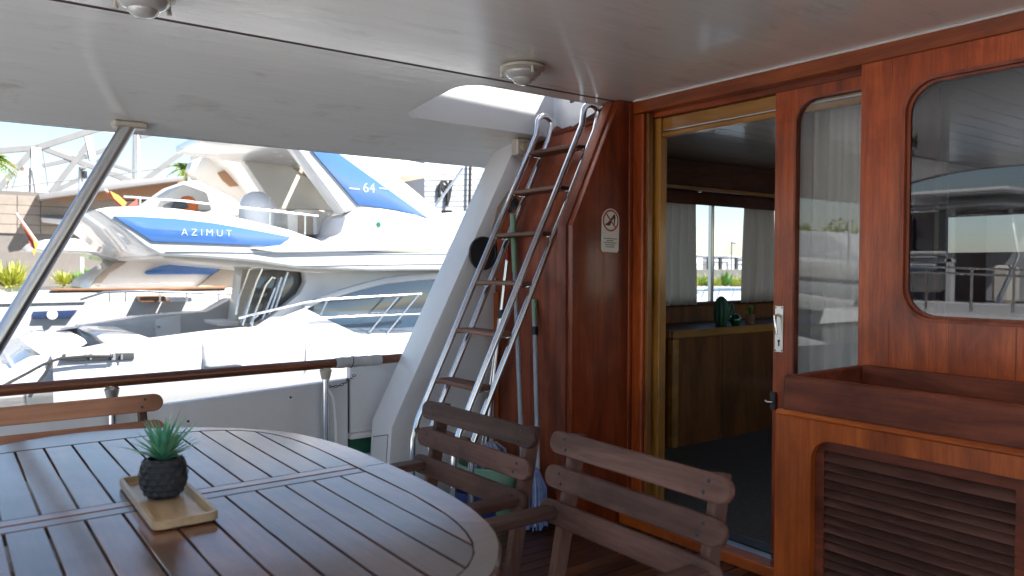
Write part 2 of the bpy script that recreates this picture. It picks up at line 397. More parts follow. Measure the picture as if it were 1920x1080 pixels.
def ringplate(mb, outer, inner, to3, depth):
    """plate between a rectangle (u0,u1,v0,v1) and an inner loop, extruded by depth vector"""
    u0, u1, v0, v1 = outer; cu = sum(p[0] for p in inner) / len(inner); cv = sum(p[1] for p in inner) / len(inner)
    angs = sorted(set([round(math.atan2(p[1] - cv, p[0] - cu), 6) for p in inner] + [round(math.atan2(b - cv, a - cu), 6) for a in (u0, u1) for b in (v0, v1)]))
    def cast_rect(a):
        dx, dy = math.cos(a), math.sin(a); t = 1e9
        if dx > 1e-9: t = min(t, (u1 - cu) / dx)
        if dx < -1e-9: t = min(t, (u0 - cu) / dx)
        if dy > 1e-9: t = min(t, (v1 - cv) / dy)
        if dy < -1e-9: t = min(t, (v0 - cv) / dy)
        return (cu + dx * t, cv + dy * t)
    def cast_poly(a):
        dx, dy = math.cos(a), math.sin(a); best = None; n = len(inner)
        for i in range(n):
            x1, y1 = inner[i][0] - cu, inner[i][1] - cv; x2, y2 = inner[(i + 1) % n][0] - cu, inner[(i + 1) % n][1] - cv
            ex, ey = x2 - x1, y2 - y1; den = dx * ey - dy * ex
            if abs(den) < 1e-12: continue
            t = (x1 * ey - y1 * ex) / den; w = (x1 * dy - y1 * dx) / den
            if t > 0 and -1e-6 <= w <= 1 + 1e-6: best = t if best is None else max(best, t)
        return (cu + dx * best, cv + dy * best)
    O = [cast_rect(a) for a in angs]; I = [cast_poly(a) for a in angs]; n = len(angs); d = Vector(depth)
    vs = [Vector(to3(*p)) for p in O] + [Vector(to3(*p)) for p in I]; vs += [v + d for v in vs]
    fs = []
    for i in range(n):
        j = (i + 1) % n
        fs += [(i, j, n + j, n + i), (2 * n + i, 3 * n + i, 3 * n + j, 2 * n + j), (n + i, n + j, 3 * n + j, 3 * n + i), (i, 2 * n + i, 2 * n + j, j)]
    mb.add(vs, fs); return O, I
def text_mesh(name, txt, size, mat, parent, mw, extrude=.004, spacing=1.0):
    cu = bpy.data.curves.new(name, 'FONT'); cu.body = txt; cu.size = size; cu.extrude = extrude; cu.offset = -size * .022; cu.space_character = spacing
    cu.align_x = 'CENTER'; cu.align_y = 'CENTER'
    o = bpy.data.objects.new(name, cu); C.objects.link(o); dg = bpy.context.evaluated_depsgraph_get()
    me = bpy.data.meshes.new_from_object(o.evaluated_get(dg)); bpy.data.objects.remove(o)
    me.transform(mw); me.materials.clear(); me.materials.append(M[mat])
    o = bpy.data.objects.new(name, me); C.objects.link(o); o.parent = parent; return o
FACE_AFT = Matrix(((0, 0, -1, 0), (-1, 0, 0, 0), (0, 1, 0, 0), (0, 0, 0, 1)))        # local x -> -Y, y -> Z, z -> -X
FACE_STBD = Matrix(((1, 0, 0, 0), (0, 0, -1, 0), (0, 1, 0, 0), (0, 0, 0, 1)))        # local x -> X, y -> Z, z -> -Y
# ================================================================== the boat's own structure
DK = -0.14                       # deck level
XB = 2.93                        # aft face of the cabin bulkhead
def zc(Y):
    if Y > 2.93: return 2.07 - .215 * ((Y - 2.93) / 1.17) ** 1.5
    if Y < -.13: return 2.07 - .215 * ((-.13 - Y) / 1.17) ** 1.5
    return 2.07

# ---- deck, planks along the boat
deck = struct('deck')
BX('deck_base', 'seam', deck, (-2.7, -1.3, DK - .25), (2.9, 3.96, DK - .012), 0)
pw = .074
k = 0; y = -1.28
while y < 3.9:
    o = BX('plank', 'deck', deck, (-2.68, y + .002, DK - .02), (2.86 - .0005 * (k % 3), y + pw - .004, DK), .002); y += pw; k += 1

BX('aft_bounce_deck', 'white', deck, (-7.5, -1.3, DK - .3), (-.75, 3.9, DK + .004), .004)  # unseen white surface added aft to bounce sunlight under the ceiling
# ---- overhead
overhead = struct('overhead_ceiling')
inner = MB()
xs = [-1.4 + (XB + 1.4) * i / 12 for i in range(13)]
inner.loft([[(x, Yv, 2.07) for x in xs] for Yv in (-.13, .6, 1.4, 2.2, 2.914)])
inner.loft([[(x, Yv, 2.16) for x in xs] for Yv in (-.13, .6, 1.4, 2.2, 2.918)])
inner.build('ceiling_panel', 'ceil', overhead, 40)
BX('seam_strip', 'seam', overhead, (-1.4, 2.9, 2.071), (2.9, 2.96, 2.09), 0)
sb = MB(); ys = [-.13 - 1.2 * i / 8 for i in range(9)]
sb.loft([[(x, Yv, zc(Yv)) for x in xs] for Yv in ys]); sb.loft([[(x, Yv, zc(Yv) + .07) for x in xs] for Yv in ys])
sb.build('starboard_overhang', 'ceil', overhead, 40)
# port overhang with the hatch opening
hole = [(1.97, 3.10)]
def arc(c, r, a0, a1, n=7): return [(c[0] + r * math.cos(R(a0 + (a1 - a0) * i / n)), c[1] + r * math.sin(R(a0 + (a1 - a0) * i / n))) for i in range(n + 1)]
hole = arc((2.11, 3.16), .13, 180, 270) + arc((2.86, 3.05), .02, 270, 360, 3) + arc((2.97, 3.56), .02, 0, 90, 3) + arc((2.01, 3.50), .06, 90, 180)
def overhang(mb, dz):
    box = (1.7, 3.06, 2.942, 3.75)
    N = 96; cu, cv = 2.45, 3.31
    cor = [math.atan2(b - cv, a - cu) for a in box[:2] for b in box[2:]]
    angs = sorted([2 * math.pi * i / N - math.pi for i in range(N)] + cor + [math.atan2(p[1] - cv, p[0] - cu) for p in hole])
    rect, ins = [], []
    for a in angs:
        dx, dy = math.cos(a), math.sin(a); t = 1e9
        for lim, d, c in ((box[0], dx, cu), (box[1], dx, cu), (box[2], dy, cv), (box[3], dy, cv)):
            if abs(d) > 1e-9 and (lim - c) / d > 0: t = min(t, (lim - c) / d)
        rect.append((cu + dx * t, cv + dy * t)); best = 0; n = len(hole)
        for i in range(n):
            x1, y1 = hole[i][0] - cu, hole[i][1] - cv; x2, y2 = hole[(i + 1) % n][0] - cu, hole[(i + 1) % n][1] - cv
            ex, ey = x2 - x1, y2 - y1; den = dx * ey - dy * ex
            if abs(den) < 1e-12: continue
            t = (x1 * ey - y1 * ex) / den; w = (x1 * dy - y1 * dx) / den
            if t > 0 and -1e-6 <= w <= 1 + 1e-6: best = max(best, t)
        ins.append((cu + dx * best, cv + dy * best))
    rings = []
    for k in range(6):
        f = k / 5; ring = [(a[0] + (b[0] - a[0]) * f, a[1] + (b[1] - a[1]) * f) for a, b in zip(ins, rect)]
        rings.append([(p[0], p[1], zc(p[1]) + dz) for p in ring + ring[:1]])
    mb.loft(rings)
    def grid(x0, x1, y0, y1, nx, ny):
        mb.loft([[(x0 + (x1 - x0) * i / nx, y0 + (y1 - y0) * j / ny, zc(y0 + (y1 - y0) * j / ny) + dz) for i in range(nx + 1)] for j in range(ny + 1)])
    grid(-1.4, 1.7, 2.942, 3.75, 10, 12); grid(-1.4, 3.06, 3.75, 4.13, 12, 8)
    return ins
ov = MB(); ins = overhang(ov, 0); overhang(ov, .07)
lip = []
ov.build('port_overhang', 'ceil', overhead, 40)
MB().tube([(-1.4 + 4.5 * i / 10, 4.135, zc(4.135) + .035) for i in range(11)], .036, 10).build('edge_bead', 'white', overhead, 40)
MB().tube([(-1.4, -1.33 + 5.46 * i / 24, zc(-1.33 + 5.46 * i / 24) + .035) for i in range(25)], .045, 10).build('edge_bead', 'white', overhead, 40)
co = MB(); H2 = hole + hole[:1]
co.loft([[(p[0], p[1], zc(p[1]) - .002) for p in H2], [(p[0], p[1], 2.36) for p in H2]])
co.loft([[(p[0] + (p[0] - 2.45) * .06, p[1] + (p[1] - 3.31) * .1, 2.36) for p in H2], [(p[0], p[1], 2.36) for p in H2]])
co.build('hatch_coaming', 'gel', overhead, 35)
hb = MB()
for p in ((2.962, 3.36), (2.93, 3.16)): hb.box((p[0] - .02, p[1] - .03, 2.15), (p[0] + .005, p[1] + .03, 2.19), .003)
hb.build('hatch_hinge', 'darkm', overhead)
BX('bulkhead_bead', 'white', overhead, (XB - .012, 1.0 - 2.3, 2.062), (XB - .001, 2.86, 2.0695), .003)

bi = BX('hatch_sun_block', 'canvas', overhead, (2.0, .2, 4.2), (5.2, 2.32, 4.26), .02)  # added canopy out of view, stops sun passing down through the hatch
for bx_, by_ in ((2.1, .3), (5.1, .3), (2.1, 2.22), (5.1, 2.22)): MB().tube([(bx_, by_, 2.15), (bx_, by_, 4.2)], .02, 8).build('support_pole', 'steel', bi, 50)  # poles under the added sun blocker
# flybridge side above the overhang, seen through the hatch
fb = tag(MB().prism([(-2.0, 4.02, 1.93), (3.6, 4.02, 1.93), (3.6, 4.02, 3.1), (-2.0, 4.02, 2.9)], (0, .06, 0)).build('flybridge_bulwark', 'gel', None, bevel=.02),
         'white flybridge side panel glimpsed up through the open ceiling hatch', 'panel')

# ---- cabin bulkhead
bk = thing('cabin_bulkhead', 'varnished mahogany cabin wall with rounded window and door opening', 'cabin wall', (XB, 1.5, DK))
bk.location = (0, 0, 0)
pl = MB()
wloop = rrect(.1, 1.457, 1.0, 1.905, .125, 8)
ringplate(pl, (-1.3, 1.622, DK, 1.999), wloop, lambda u, v: (XB, u, v), (.05, 0, 0))
pl.build('wall_panel', 'mahog_z', bk, bevel=0)
fr = MB()
a1 = rrect(.1, 1.457, 1.0, 1.905, .125, 8); a2 = rrect(.112, 1.445, 1.012, 1.893, .115, 8); a3 = rrect(.122, 1.435, 1.022, 1.883, .107, 8)
cl = lambda P, X: [(X, p[0], p[1]) for p in P + P[:1]]
fr.loft([cl(a1, XB - .002), cl(a1, XB - .010), cl(a2, XB - .008), cl(a2, XB + .012), cl(a3, XB + .014), cl(a3, XB + .05)])
fr.build('window_moulding', 'dull_z', bk, 40)
MB().prism([(XB + .02, p[0], p[1]) for p in a2], (.006, 0, 0)).build('window_pane', 'smoke', bk)
for (y0, y1) in ((1.622, 2.872),): BX('header_rail', 'orange_y', bk, (XB - .004, -1.3, 2.0), (XB + .06, 2.872, 2.0685), .004)
BX('corner_post', 'mahog_z', bk, (XB - .002, 2.795, DK), (XB + .06, 2.868, 1.998), .006)
BX('door_stop', 'inner_z', bk, (XB + .02, 2.775, DK), (XB + .055, 2.793, 1.998), .002)
BX('inner_jamb', 'yellow_z', bk, (XB + .075, 2.745, DK), (XB + .13, 2.80, 1.975), .004)
hh = aX(1300, 196, XB + .10).z
BX('inner_header', 'yellow_y', bk, (XB + .09, 1.4, 1.905), (XB + .13, 2.743, 1.973), .003)
BX('inner_header_lip', 'yellow_y', bk, (XB + .085, 1.4, 1.875), (XB + .13, 2.743, 1.9), .003)
BX('door_track', 'alu', bk, (XB + .078, 1.4, 1.9), (XB + .09, 2.743, 1.907), .001)
BX('top_rail_back', 'mahog_y', bk, (XB + .062, 1.4, 1.975), (XB + .13, 2.87, 2.07), .002)
BX('sill', 'orange_y', bk, (XB - .09, 1.622, DK), (XB - .004, 2.868, DK + .055), .006)
BX('threshold_track', 'alu', bk, (XB, 1.5, DK), (XB + .055, 2.79, DK + .05), .003)
BX('threshold_base', 'darkm', bk, (XB + .056, 1.4, DK), (XB + .13, 2.8, DK + .056), .003)
# joints in the panel under the window
for yy in (1.28, 1.06): BX('panel_joint', 'orange_z', bk, (XB - .0015, yy, .81), (XB + .001, yy + .004, .995), 0)
# joints where stiles meet rails
for nm, mt_, lo_, hi_ in (('frame_joint', 'dred_z', (XB - .0012, 1.4985, 1.905), (XB + .001, 1.5, 1.999)), ('frame_joint', 'dred_z', (XB - .0012, 1.4985, .81), (XB + .001, 1.5, .998))):
    BX(nm, mt_, bk, lo_, hi_, 0)

# ---- sliding door
dr = thing('sliding_door', 'varnished sliding door with tall curtained glass pane, half open', 'door', (XB + .05, 1.6, DK)); dr.location = (0, 0, 0)
dp = MB(); dl = rrect(1.44, 1.945, .5, 1.928, .10, 7)
ringplate(dp, (1.36, 2.042, DK + .055, 1.994), dl, lambda u, v: (XB + .016 + .047, u, v), (-.0, 0, 0)) if False else None
dX = XB + .054
ringplate(dp, (1.36, 2.046, DK + .055, 1.972), rrect(1.44, 1.95, .5, 1.925, .10, 7), lambda u, v: (dX, u, v), (.034, 0, 0))
dp.build('door_leaf', 'mahog_z', dr)
dm = MB(); b1 = rrect(1.44, 1.95, .5, 1.925, .10, 7); b2 = rrect(1.45, 1.941, .51, 1.916, .092, 7)
dm.loft([cl(b1, dX - .001), cl(b1, dX - .006), cl(b2, dX - .004), cl(b2, dX + .03)])
dm.build('glazing_bead', 'dull_z', dr, 40)
MB().prism([(dX + .012, p[0], p[1]) for p in b2], (.005, 0, 0)).build('door_pane', 'doorglass', dr)
for zz in (1.8395,): BX('rail_joint', 'dred_z', dr, (dX - .0012, 1.951, zz), (dX + .001, 2.045, zz + .0012), 0)
hp = BX('handle_plate', 'silver', dr, (dX - .005, 1.995, .825), (dX, 2.036, 1.03), .0015)
MB().tube([(dX - .006, 2.018, .99), (dX - .03, 2.018, .985), (dX - .034, 2.013, .95), (dX - .03, 2.008, .905)], [.007, .008, .007, .006], 10).build('lever', 'steel', hp, 40)
MB().lathe([(0, .0), (.006, 0), (.006, .002), (0, .002)], (dX - .005, 2.014, .875), 12, (-1, 0, 0)).build('keyhole', 'blackp', hp)
BX('keyhole_slot', 'blackp', hp, (dX - .0072, 2.0115, .852), (dX - .004, 2.0165, .872), 0)
for (yy, zz) in ((2.0, .833), (2.031, .833), (2.0, 1.022), (2.031, 1.022)): MB().lathe([(0, .002), (.003, .0015), (.0035, 0)], (dX - .005, yy, zz), 8, (-1, 0, 0)).build('screw', 'darkm', hp)
lt = BX('latch', 'darkm', dr, (dX - .014, 2.022, .565), (dX, 2.052, .645), .003)
MB().tube([(dX - .016, 2.035, .60), (dX - .03, 2.05, .60), (dX - .03, 2.062, .605)], .006, 8).build('latch_bolt', 'steel', lt, 40)

def pleats(name, mat, parent, p0, p1, z0, z1, amp, n, side, flare=0, seed=0):
    rnd = random.Random(seed); p0, p1 = Vector(p0), Vector(p1); side = Vector(side); cols = []
    N = n * 8; ph = [rnd.uniform(.6, 1.4) for _ in range(n + 2)]
    for j in range(9):
        f = j / 8; z = z0 + (z1 - z0) * f; row = []
        for i in range(N + 1):
            u = i / N; a = amp * ph[int(u * n)] * (1.15 - .3 * f)
            x = p0.lerp(p1, u) + side * (math.sin(u * n * 2 * math.pi + .5 * math.sin(3 * f + u * 5)) * a)
            x = x + (p1 - p0) * flare * (1 - f) * (u - .5); row.append((x.x, x.y, z))
        cols.append(row)
    o = MB().loft(cols).build(name, mat, parent, 60)
    md = o.modifiers.new('thickness', 'SOLIDIFY'); md.thickness = .002
    return o
cu = pleats('door_curtain', 'curtain', None, (XB + .16, 1.36, 0), (XB + .16, 2.0, 0), .1, 1.90, .018, 9, (1, 0, 0), seed=3)
tag(cu, 'grey pleated curtain hanging behind the glass of the sliding door', 'curtain')

# ---- wing panel beside the door, raked at the top
wg = thing('wing_panel', 'upright varnished side panel with raked top edge left of the door', 'panel')
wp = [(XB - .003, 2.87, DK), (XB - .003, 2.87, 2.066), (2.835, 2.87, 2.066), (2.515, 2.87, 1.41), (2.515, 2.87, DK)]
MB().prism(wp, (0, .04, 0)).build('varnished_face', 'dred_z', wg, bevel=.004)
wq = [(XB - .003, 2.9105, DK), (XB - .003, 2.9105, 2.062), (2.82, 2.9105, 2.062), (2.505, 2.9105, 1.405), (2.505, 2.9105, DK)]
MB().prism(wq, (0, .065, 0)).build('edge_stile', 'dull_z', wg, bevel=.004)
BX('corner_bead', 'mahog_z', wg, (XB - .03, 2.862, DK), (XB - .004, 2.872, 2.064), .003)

# ---- casing behind the ladder
cs = thing('ladder_casing', 'faded brown wooden casing with raked upper face behind the ladder', 'casing')
MB().prism([(2.63, 2.977, DK), (2.63, 2.977, 1.37), (2.99, 2.977, 2.05), (3.06, 2.977, 2.05), (3.06, 2.977, DK)], (0, .712, 0)).build('casing_face', 'dull_z', cs, bevel=.003)
BX('casing_batten', 'orange_z', cs, (2.615, 3.64, DK), (2.63, 3.686, 1.05), .003)
d = Vector((.36, 0, .68)).normalized()
MB().bar((2.985 - .02, 2.98, 2.035), (2.985 - .02, 3.68, 1.985), .03, .03, (0, 0, 1), .004).build('top_trim', 'dull_y', cs)

# ---- white raked pillar
pr = thing('raked_pillar', 'white raked pillar between side rail and ceiling, beside the ladder', 'pillar')
pp = [(1.912, DK), (1.945, .335), (2.80, 1.975), (3.0, 1.975), (3.06, 1.93), (3.06, DK)]
MB().prism([(x, 3.69, z) for x, z in pp], (0, .235, 0)).build('pillar_body', 'greypaint', pr, bevel=.012)
fx_ = lambda z: 1.912 + (z - DK) * .033 / .475
hq = MB().prism([(fx_(-.1) - .0015, 3.722, -.1), (fx_(-.1) - .0015, 3.892, -.1), (fx_(.25) - .0015, 3.892, .25), (fx_(.29) - .0015, 3.722, .29)], (.006, 0, 0)).build('hatch_seam', 'darkm', pr)
MB().prism([(fx_(-.1) - .003, 3.7255, -.098), (fx_(-.1) - .003, 3.8885, -.098), (fx_(.25) - .003, 3.8885, .246), (fx_(.29) - .003, 3.7255, .285)], (.006, 0, 0)).build('pillar_hatch', 'greypaint', pr)
dc = aY(903, 475, 3.688)
sp = MB().lathe([(0, .0), (.085, 0), (.098, .012), (.098, .02), (.09, .024), (.086, .014), (0, .012)], (dc.x, 3.69, dc.z), 28, (0, -1, 0)).build('round_speaker', 'dark', pr, 40)
d2 = aY(958, 390, 3.69)
MB().prism([(d2.x + x, 3.6885, d2.z + z) for x, z in ((-.10, .0), (-.02, .1), (.06, .1), (.02, -.06), (-.05, -.16), (-.15, -.17))], (0, .004, 0)).build('bare_patch', 'tan', pr)
fx = aY(972, 278, 3.69)
fb_ = BX('junction_box', 'brass', pr, (fx.x - .055, 3.63, fx.z - .05), (fx.x + .05, 3.69, fx.z + .05), .008)
MB().lathe([(0, .012), (.02, .012), (.028, 0)], (fx.x, 3.63, fx.z), 14, (0, -1, 0)).build('box_lens', 'tan', fb_, 40)
hs = thing('hose_coil', 'small coil of dark hose hung behind the upper ladder treads', 'hose', (0, 0, 0))
for k in range(4):
    MB().tube([(d2.x + .02 + .01 * k, 3.655 - .014 * k + .01 * math.sin(a * 3), d2.z - .01 + 0) if False else (d2.x + .02 + (.062 - .006 * k) * math.cos(a), 3.66 - .014 * k, d2.z + (.055 - .006 * k) * math.sin(a)) for a in [2 * math.pi * i / 20 for i in range(20)]], .0075, 7, True).build('hose_loop', 'black', hs, 40)
MB().bar((d2.x - .03, 3.62, d2.z - .03), (d2.x + .07, 3.63, d2.z + .03), .03, .02).build('hose_nozzle', 'tread', hs)

# ---- side rail, bulwark, posts
bw = thing('bulwark', 'grey painted bulwark panel under the wooden cap rail', 'bulwark')
MB().prism([(-2.6, 4.0, DK), (-2.6, 4.0, .43), (.3, 4.0, .498), (1.835, 4.0, .568), (1.835, 4.0, DK)], (0, .05, 0)).build('bulwark_panel', 'greypaint', bw, bevel=.006)
MB().prism([(1.85, 4.002, .26), (1.85, 4.002, .64), (2.25, 4.002, .648), (2.25, 4.002, .26)], (0, .05, 0)).build('bulwark_panel', 'greypaint', bw, bevel=.006)
BX('panel_gap', 'black', bw, (1.834, 4.02, .0), (1.852, 4.045, .567), 0)
BX('drain_opening', 'dgreen', bw, (1.85, 4.03, DK), (2.25, 4.045, .235), .002)
BX('drain_ledge', 'white', bw, (1.838, 3.97, .228), (2.25, 4.04, .258), .004)
BX('drain_sill', 'white', bw, (1.838, 3.97, .10), (2.25, 4.028, .125), .004)
BX('kick_strip', 'white', bw, (-2.6, 3.965, DK), (1.83, 3.999, DK + .05), .004)
bp = MB()
for px, py in ((545, 745), (353, 790)): p = aY(px, py, 4.0); bp.lathe([(0, .002), (.006, .001), (.007, 0)], (p.x, 4.0, p.z), 8, (0, -1, 0))
bp.build('bolt', 'darkm', bw)
rl = thing('cap_rail', 'varnished wooden cap rail along the side, grey tape wrapped near the pillar', 'rail')
def rz(x): return .663 + .004 * x
rp = [(-2.6 + (1.78 + 2.6) * i / 10, 3.945, rz(-2.6 + 4.38 * i / 10)) for i in range(11)]
q = MB().tube(rp, .026, 14); q.build('handrail', 'caprail', rl, 50)
MB().tube([(2.0, 3.945, rz(2.0)), (2.3, 3.945, rz(2.3))], .0255, 14).build('handrail', 'caprail', rl, 50)
tp = MB().tube([(1.735 + .275 * i / 12, 3.945, rz(1.8)) for i in range(13)], [.0285 + .0015 * (i % 3) for i in range(13)], 14); tp.build('tape_wrap', 'tape', rl, 50)
MB().tube([(1.83 + .006 * math.cos(a), 3.945 + .031 * math.sin(a), rz(1.83) + .031 * math.cos(a)) for a in [2 * math.pi * i / 16 for i in range(16)]], .0025, 6, True).build('wire_tie', 'black', rl, 40)
for X in (.635, 1.68, -1.2):
    s = MB().tube([(X, 3.945, rz(X) - .02), (X, 3.945, DK)], .019, 12).build('stanchion', 'steel', rl, 50)
    MB().lathe([(.022, 0), (.034, -.012), (.026, -.045), (.022, -.06)], (X, 3.945, rz(X) - .022), 14).build('collar', 'brass' if X > 1 else 'silver', s, 50)
    if X == .635: MB().tube([(X, 3.945, rz(X) - .09), (X, 3.945, rz(X) - .12)], .026, 12).build('clamp', 'black', s, 50)
ch = MB(); X = 1.68
for i in range(9):
    c = Vector((X + .02 + .018 * i, 3.94, rz(X) - .125 + .006 * i - .02 * math.sin(i / 8 * math.pi)))
    ch.tube([(c.x + .011 * math.cos(a), c.y + (.006 * math.sin(a) if i % 2 else 0), c.z + (0 if i % 2 else .006 * math.sin(a))) for a in [2 * math.pi * k / 8 for k in range(8)]], .0022, 5, True)
tag(ch.build('rail_chain', 'darkm', None, 40), 'short dark chain hanging from the rail post near the pillar', 'chain')
MB().tube([(1.69, 3.93, .53), (1.715, 3.925, .48), (1.73, 3.925, .35), (1.735, 3.925, .15), (1.75, 3.925, DK)], .009, 6).build('post_cord', 'white', rl, 50)
# raked stainless pole
ptop = Vector((.735, 4.02, zc(4.02) - .004)); pbot = Vector((.10, 3.955, rz(.1) + .02))
po = thing('awning_pole', 'thick stainless pole raking from the rail up to the ceiling edge', 'pole', (0, 0, 0))
MB().tube([ptop, pbot], .034, 20).build('tube', 'alu', po, 50)
MB().box((ptop.x - .075, ptop.y - .04, ptop.z - .022), (ptop.x + .075, ptop.y + .04, ptop.z + .01), .008).build('top_flange', 'brass', po)
MB().lathe([(.045, 0), (.045, .02), (.036, .03)], (pbot.x, pbot.y, rz(.1) + .0), 16).build('foot', 'steel', po, 50)

# ---- ceiling lamps
def lamp(loc, label):
    t = thing('ceiling_lamp', label, 'lamp', loc, 'round deck lamps on the ceiling')
    MB().lathe([(.0, 0), (.085, 0), (.098, -.008), (.098, -.018), (.088, -.026), (.080, -.03), (.080, -.012), (0, -.012)], (0, 0, 0), 32).build('metal_ring', 'brass', t, 40)
    MB().lathe([(.079, -.022), (.078, -.034), (.072, -.046), (.060, -.054), (.046, -.058), (.044, -.064), (.038, -.074), (.024, -.081), (.0, -.084)], (0, 0, 0), 32).build('glass_dome', 'lampglass', t, 35)
    MB().lathe([(0, -.014), (.03, -.014), (.03, -.05), (0, -.06)], (0, 0, 0), 16).build('bulb_holder', 'white', t, 40)
    for a in (20, 140, 260):
        MB().lathe([(.006, 0), (.006, -.03), (.008, -.03), (.008, -.04), (0, -.042)], (.09 * math.cos(R(a)), .09 * math.sin(R(a)), -.01), 8).build('thumb_screw', 'brass', t, 40)
    return t
lp = aZ(980, 124, 2.066); lamp((lp.x, lp.y, 2.069), 'round glass ceiling lamp near the open hatch')
lq = aZ(268, -14, 2.066); lamp((lq.x, lq.y, 2.069), 'round ceiling lamp cut by the top edge above the pole')

# ---- ladder
ld = thing('boarding_ladder', 'stainless ladder with wooden treads leaning up to the ceiling hatch', 'ladder')
def lx(z): return 1.972 + (z - .35) * (2.803 - 1.972) / (2.006 - .35)
for Yv in (3.5, 3.1):
    path = [(1.962, Yv, DK), (1.965, Yv, .2), (1.968, Yv, .3), (lx(.4), Yv, .4)]
    path += [(lx(z), Yv, z) for z in (.8, 1.2, 1.6, 1.96)]
    bx, bz = lx(1.98), 1.98
    for a in (160, 130, 100, 70, 40, 10): path.append((bx + .056 + .056 * math.cos(R(a)), Yv, bz + .05 + .05 * math.sin(R(a))))
    path += [(lx(z) + .104, Yv, z) for z in (1.94, 1.6, 1.2, .8, .45)] + [(lx(.35) + .10, Yv, .33), (lx(.35) + .095, Yv, .2), (lx(.35) + .095, Yv, DK)]
    MB().tube(path, .0172, 14).build('side_rail', 'steel', ld, 60)  # bent tube
for z in (1.85, 1.62, 1.375, 1.115, .86, .60, .35):
    x = lx(z)
    t = BX('tread', 'tread', ld, (x - .004, 3.116, z - .011), (x + .108, 3.484, z + .011), .004)
    for Yv in (3.112, 3.488):
        cr = MB()
        cr.tube([(x + .01, Yv, z - .014), (x + .1, Yv, z - .014)], .006, 8)
        cr.lathe([(0, .008), (.008, .006), (.008, 0)], (x + .012, Yv, z - .012), 8)
        cr.build('tread_bracket', 'steel', t, 40)
#--PART3--
# ---- louvred locker with open trough under the window
XL = 2.43
lk = thing('louvred_locker', 'mahogany locker with open trough on top and louvred front panel', 'locker')
YL = 1.625
BX('trough_front', 'dull_y', lk, (XL, -.6, .672), (XL + .035, YL, .815), .008)
BX('trough_end', 'dull_y', lk, (XL + .035, YL - .035, .672), (XB - .002, YL - .002, .813), .006)
BX('trough_back', 'dull_y', lk, (XB - .03, -.6, .672), (XB - .003, YL - .036, .818), .004)
BX('trough_floor', 'inner', lk, (XL + .03, -.6, .655), (XB - .003, YL - .01, .671), 0)
BX('side_board', 'mahog_z', lk, (XL + .04, YL - .03, DK), (XB - .003, YL - .004, .654), .003)
XF = XL - .025
fm = MB(); lz0, lz1 = DK + .07, .612
ringplate(fm, (.55, YL + .01, DK, .69), rrect(.66, 1.495, lz0, lz1, .075, 7), lambda u, v: (XF, u, v), (.05, 0, 0))
fm.build('front_frame', 'orange_z', lk)
BX('front_frame_cap', 'orange_y', lk, (XF - .006, -.6, .672), (XL - .001, YL + .012, .694), .008)
BX('front_frame_side', 'orange_z', lk, (XF + .001, -.6, DK), (XL + .03, .548, .671), .003)
f2 = MB(); ringplate(f2, (.64, 1.51, lz0 - .02, lz1 + .02), rrect(.875, 1.462, lz0 + .02, .572, .004, 2), lambda u, v: (XF + .03, u, v), (.025, 0, 0))
f2.build('inner_frame', 'dull_y', lk)
BX('louvre_backing', 'black', lk, (XF + .085, .84, lz0), (XF + .095, 1.5, lz1), 0)
z = .566; zs = []
while z > lz0 + .03: zs.append(z); z -= .0305
sl0 = None
for z in zs:
    if sl0 is None:
        mb = MB(); mb.prism([(XF + .026, .872, -.030), (XF + .031, .872, -.034), (XF + .074, .872, 0.004), (XF + .069, .872, .008)], (0, .592, 0))
        sl0 = mb.build('louvre_slat', 'louvre', lk, bevel=.0015, seg=1); sl0.location.z = z
    else:
        o = sl0.copy(); C.objects.link(o); o.parent = lk; o.location.z = z

# ---- table
TZ = .70
TC = (.325, 1.75); TA, TBb, PW = .588, .862, 2.18
tbl = thing('oval_table', 'oval slatted teak table with glossy top and split middle rail', 'table', (0, 0, 0))
half_r = [(.0, -.885), (.12, -.872), (.25, -.83), (.383, -.75), (.455, -.675), (.515, -.58), (.560, -.42), (.582, -.22), (.588, 0), (.580, .25), (.532, .468), (.475, .572), (.400, .665), (.31, .742), (.21, .803), (.10, .85), (0, .866)]
_ctl = half_r + [(-x, y) for x, y in half_r[-2:0:-1]]; OUT = []
for i in range(len(_ctl)):
    p0_, p1_, p2_, p3_ = (Vector(_ctl[(i + k) % len(_ctl)]) for k in (-1, 0, 1, 2))
    for j in range(5):
        f = j / 5; OUT.append(tuple(.5 * (2 * p1_ + (p2_ - p0_) * f + (2 * p0_ - 5 * p1_ + 4 * p2_ - p3_) * f * f + (3 * p1_ - p0_ - 3 * p2_ + p3_) * f ** 3)))
def sup(ax, by, t, P=None):
    if P is None:
        c, s_ = math.cos(t), math.sin(t); best = 0
        for (xa, ya), (xb, yb) in zip(OUT, OUT[1:] + OUT[:1]):
            ex, ey = xb - xa, yb - ya; den = c * ey - s_ * ex
            if abs(den) < 1e-12: continue
            k_ = (xa * ey - ya * ex) / den; w = (xa * s_ - ya * c) / den
            if k_ > 0 and -1e-6 <= w <= 1 + 1e-6: best = max(best, k_)
        k_ = best - (TA - ax); return (TC[0] + c * k_, TC[1] + s_ * k_)
    c, s_ = math.cos(t), math.sin(t); k_ = (abs(c / ax) ** P + abs(s_ / by) ** P) ** (-1 / P)
    return (TC[0] + c * k_, TC[1] + s_ * k_)
IA, IP = .505, 4.0; IBH = {1: .70, -1: .755}; IB = .70
def ybound(x):
    u = min(1, abs(x - TC[0]) / IA); return IB * (1 - u ** IP) ** (1 / IP)
th = .026
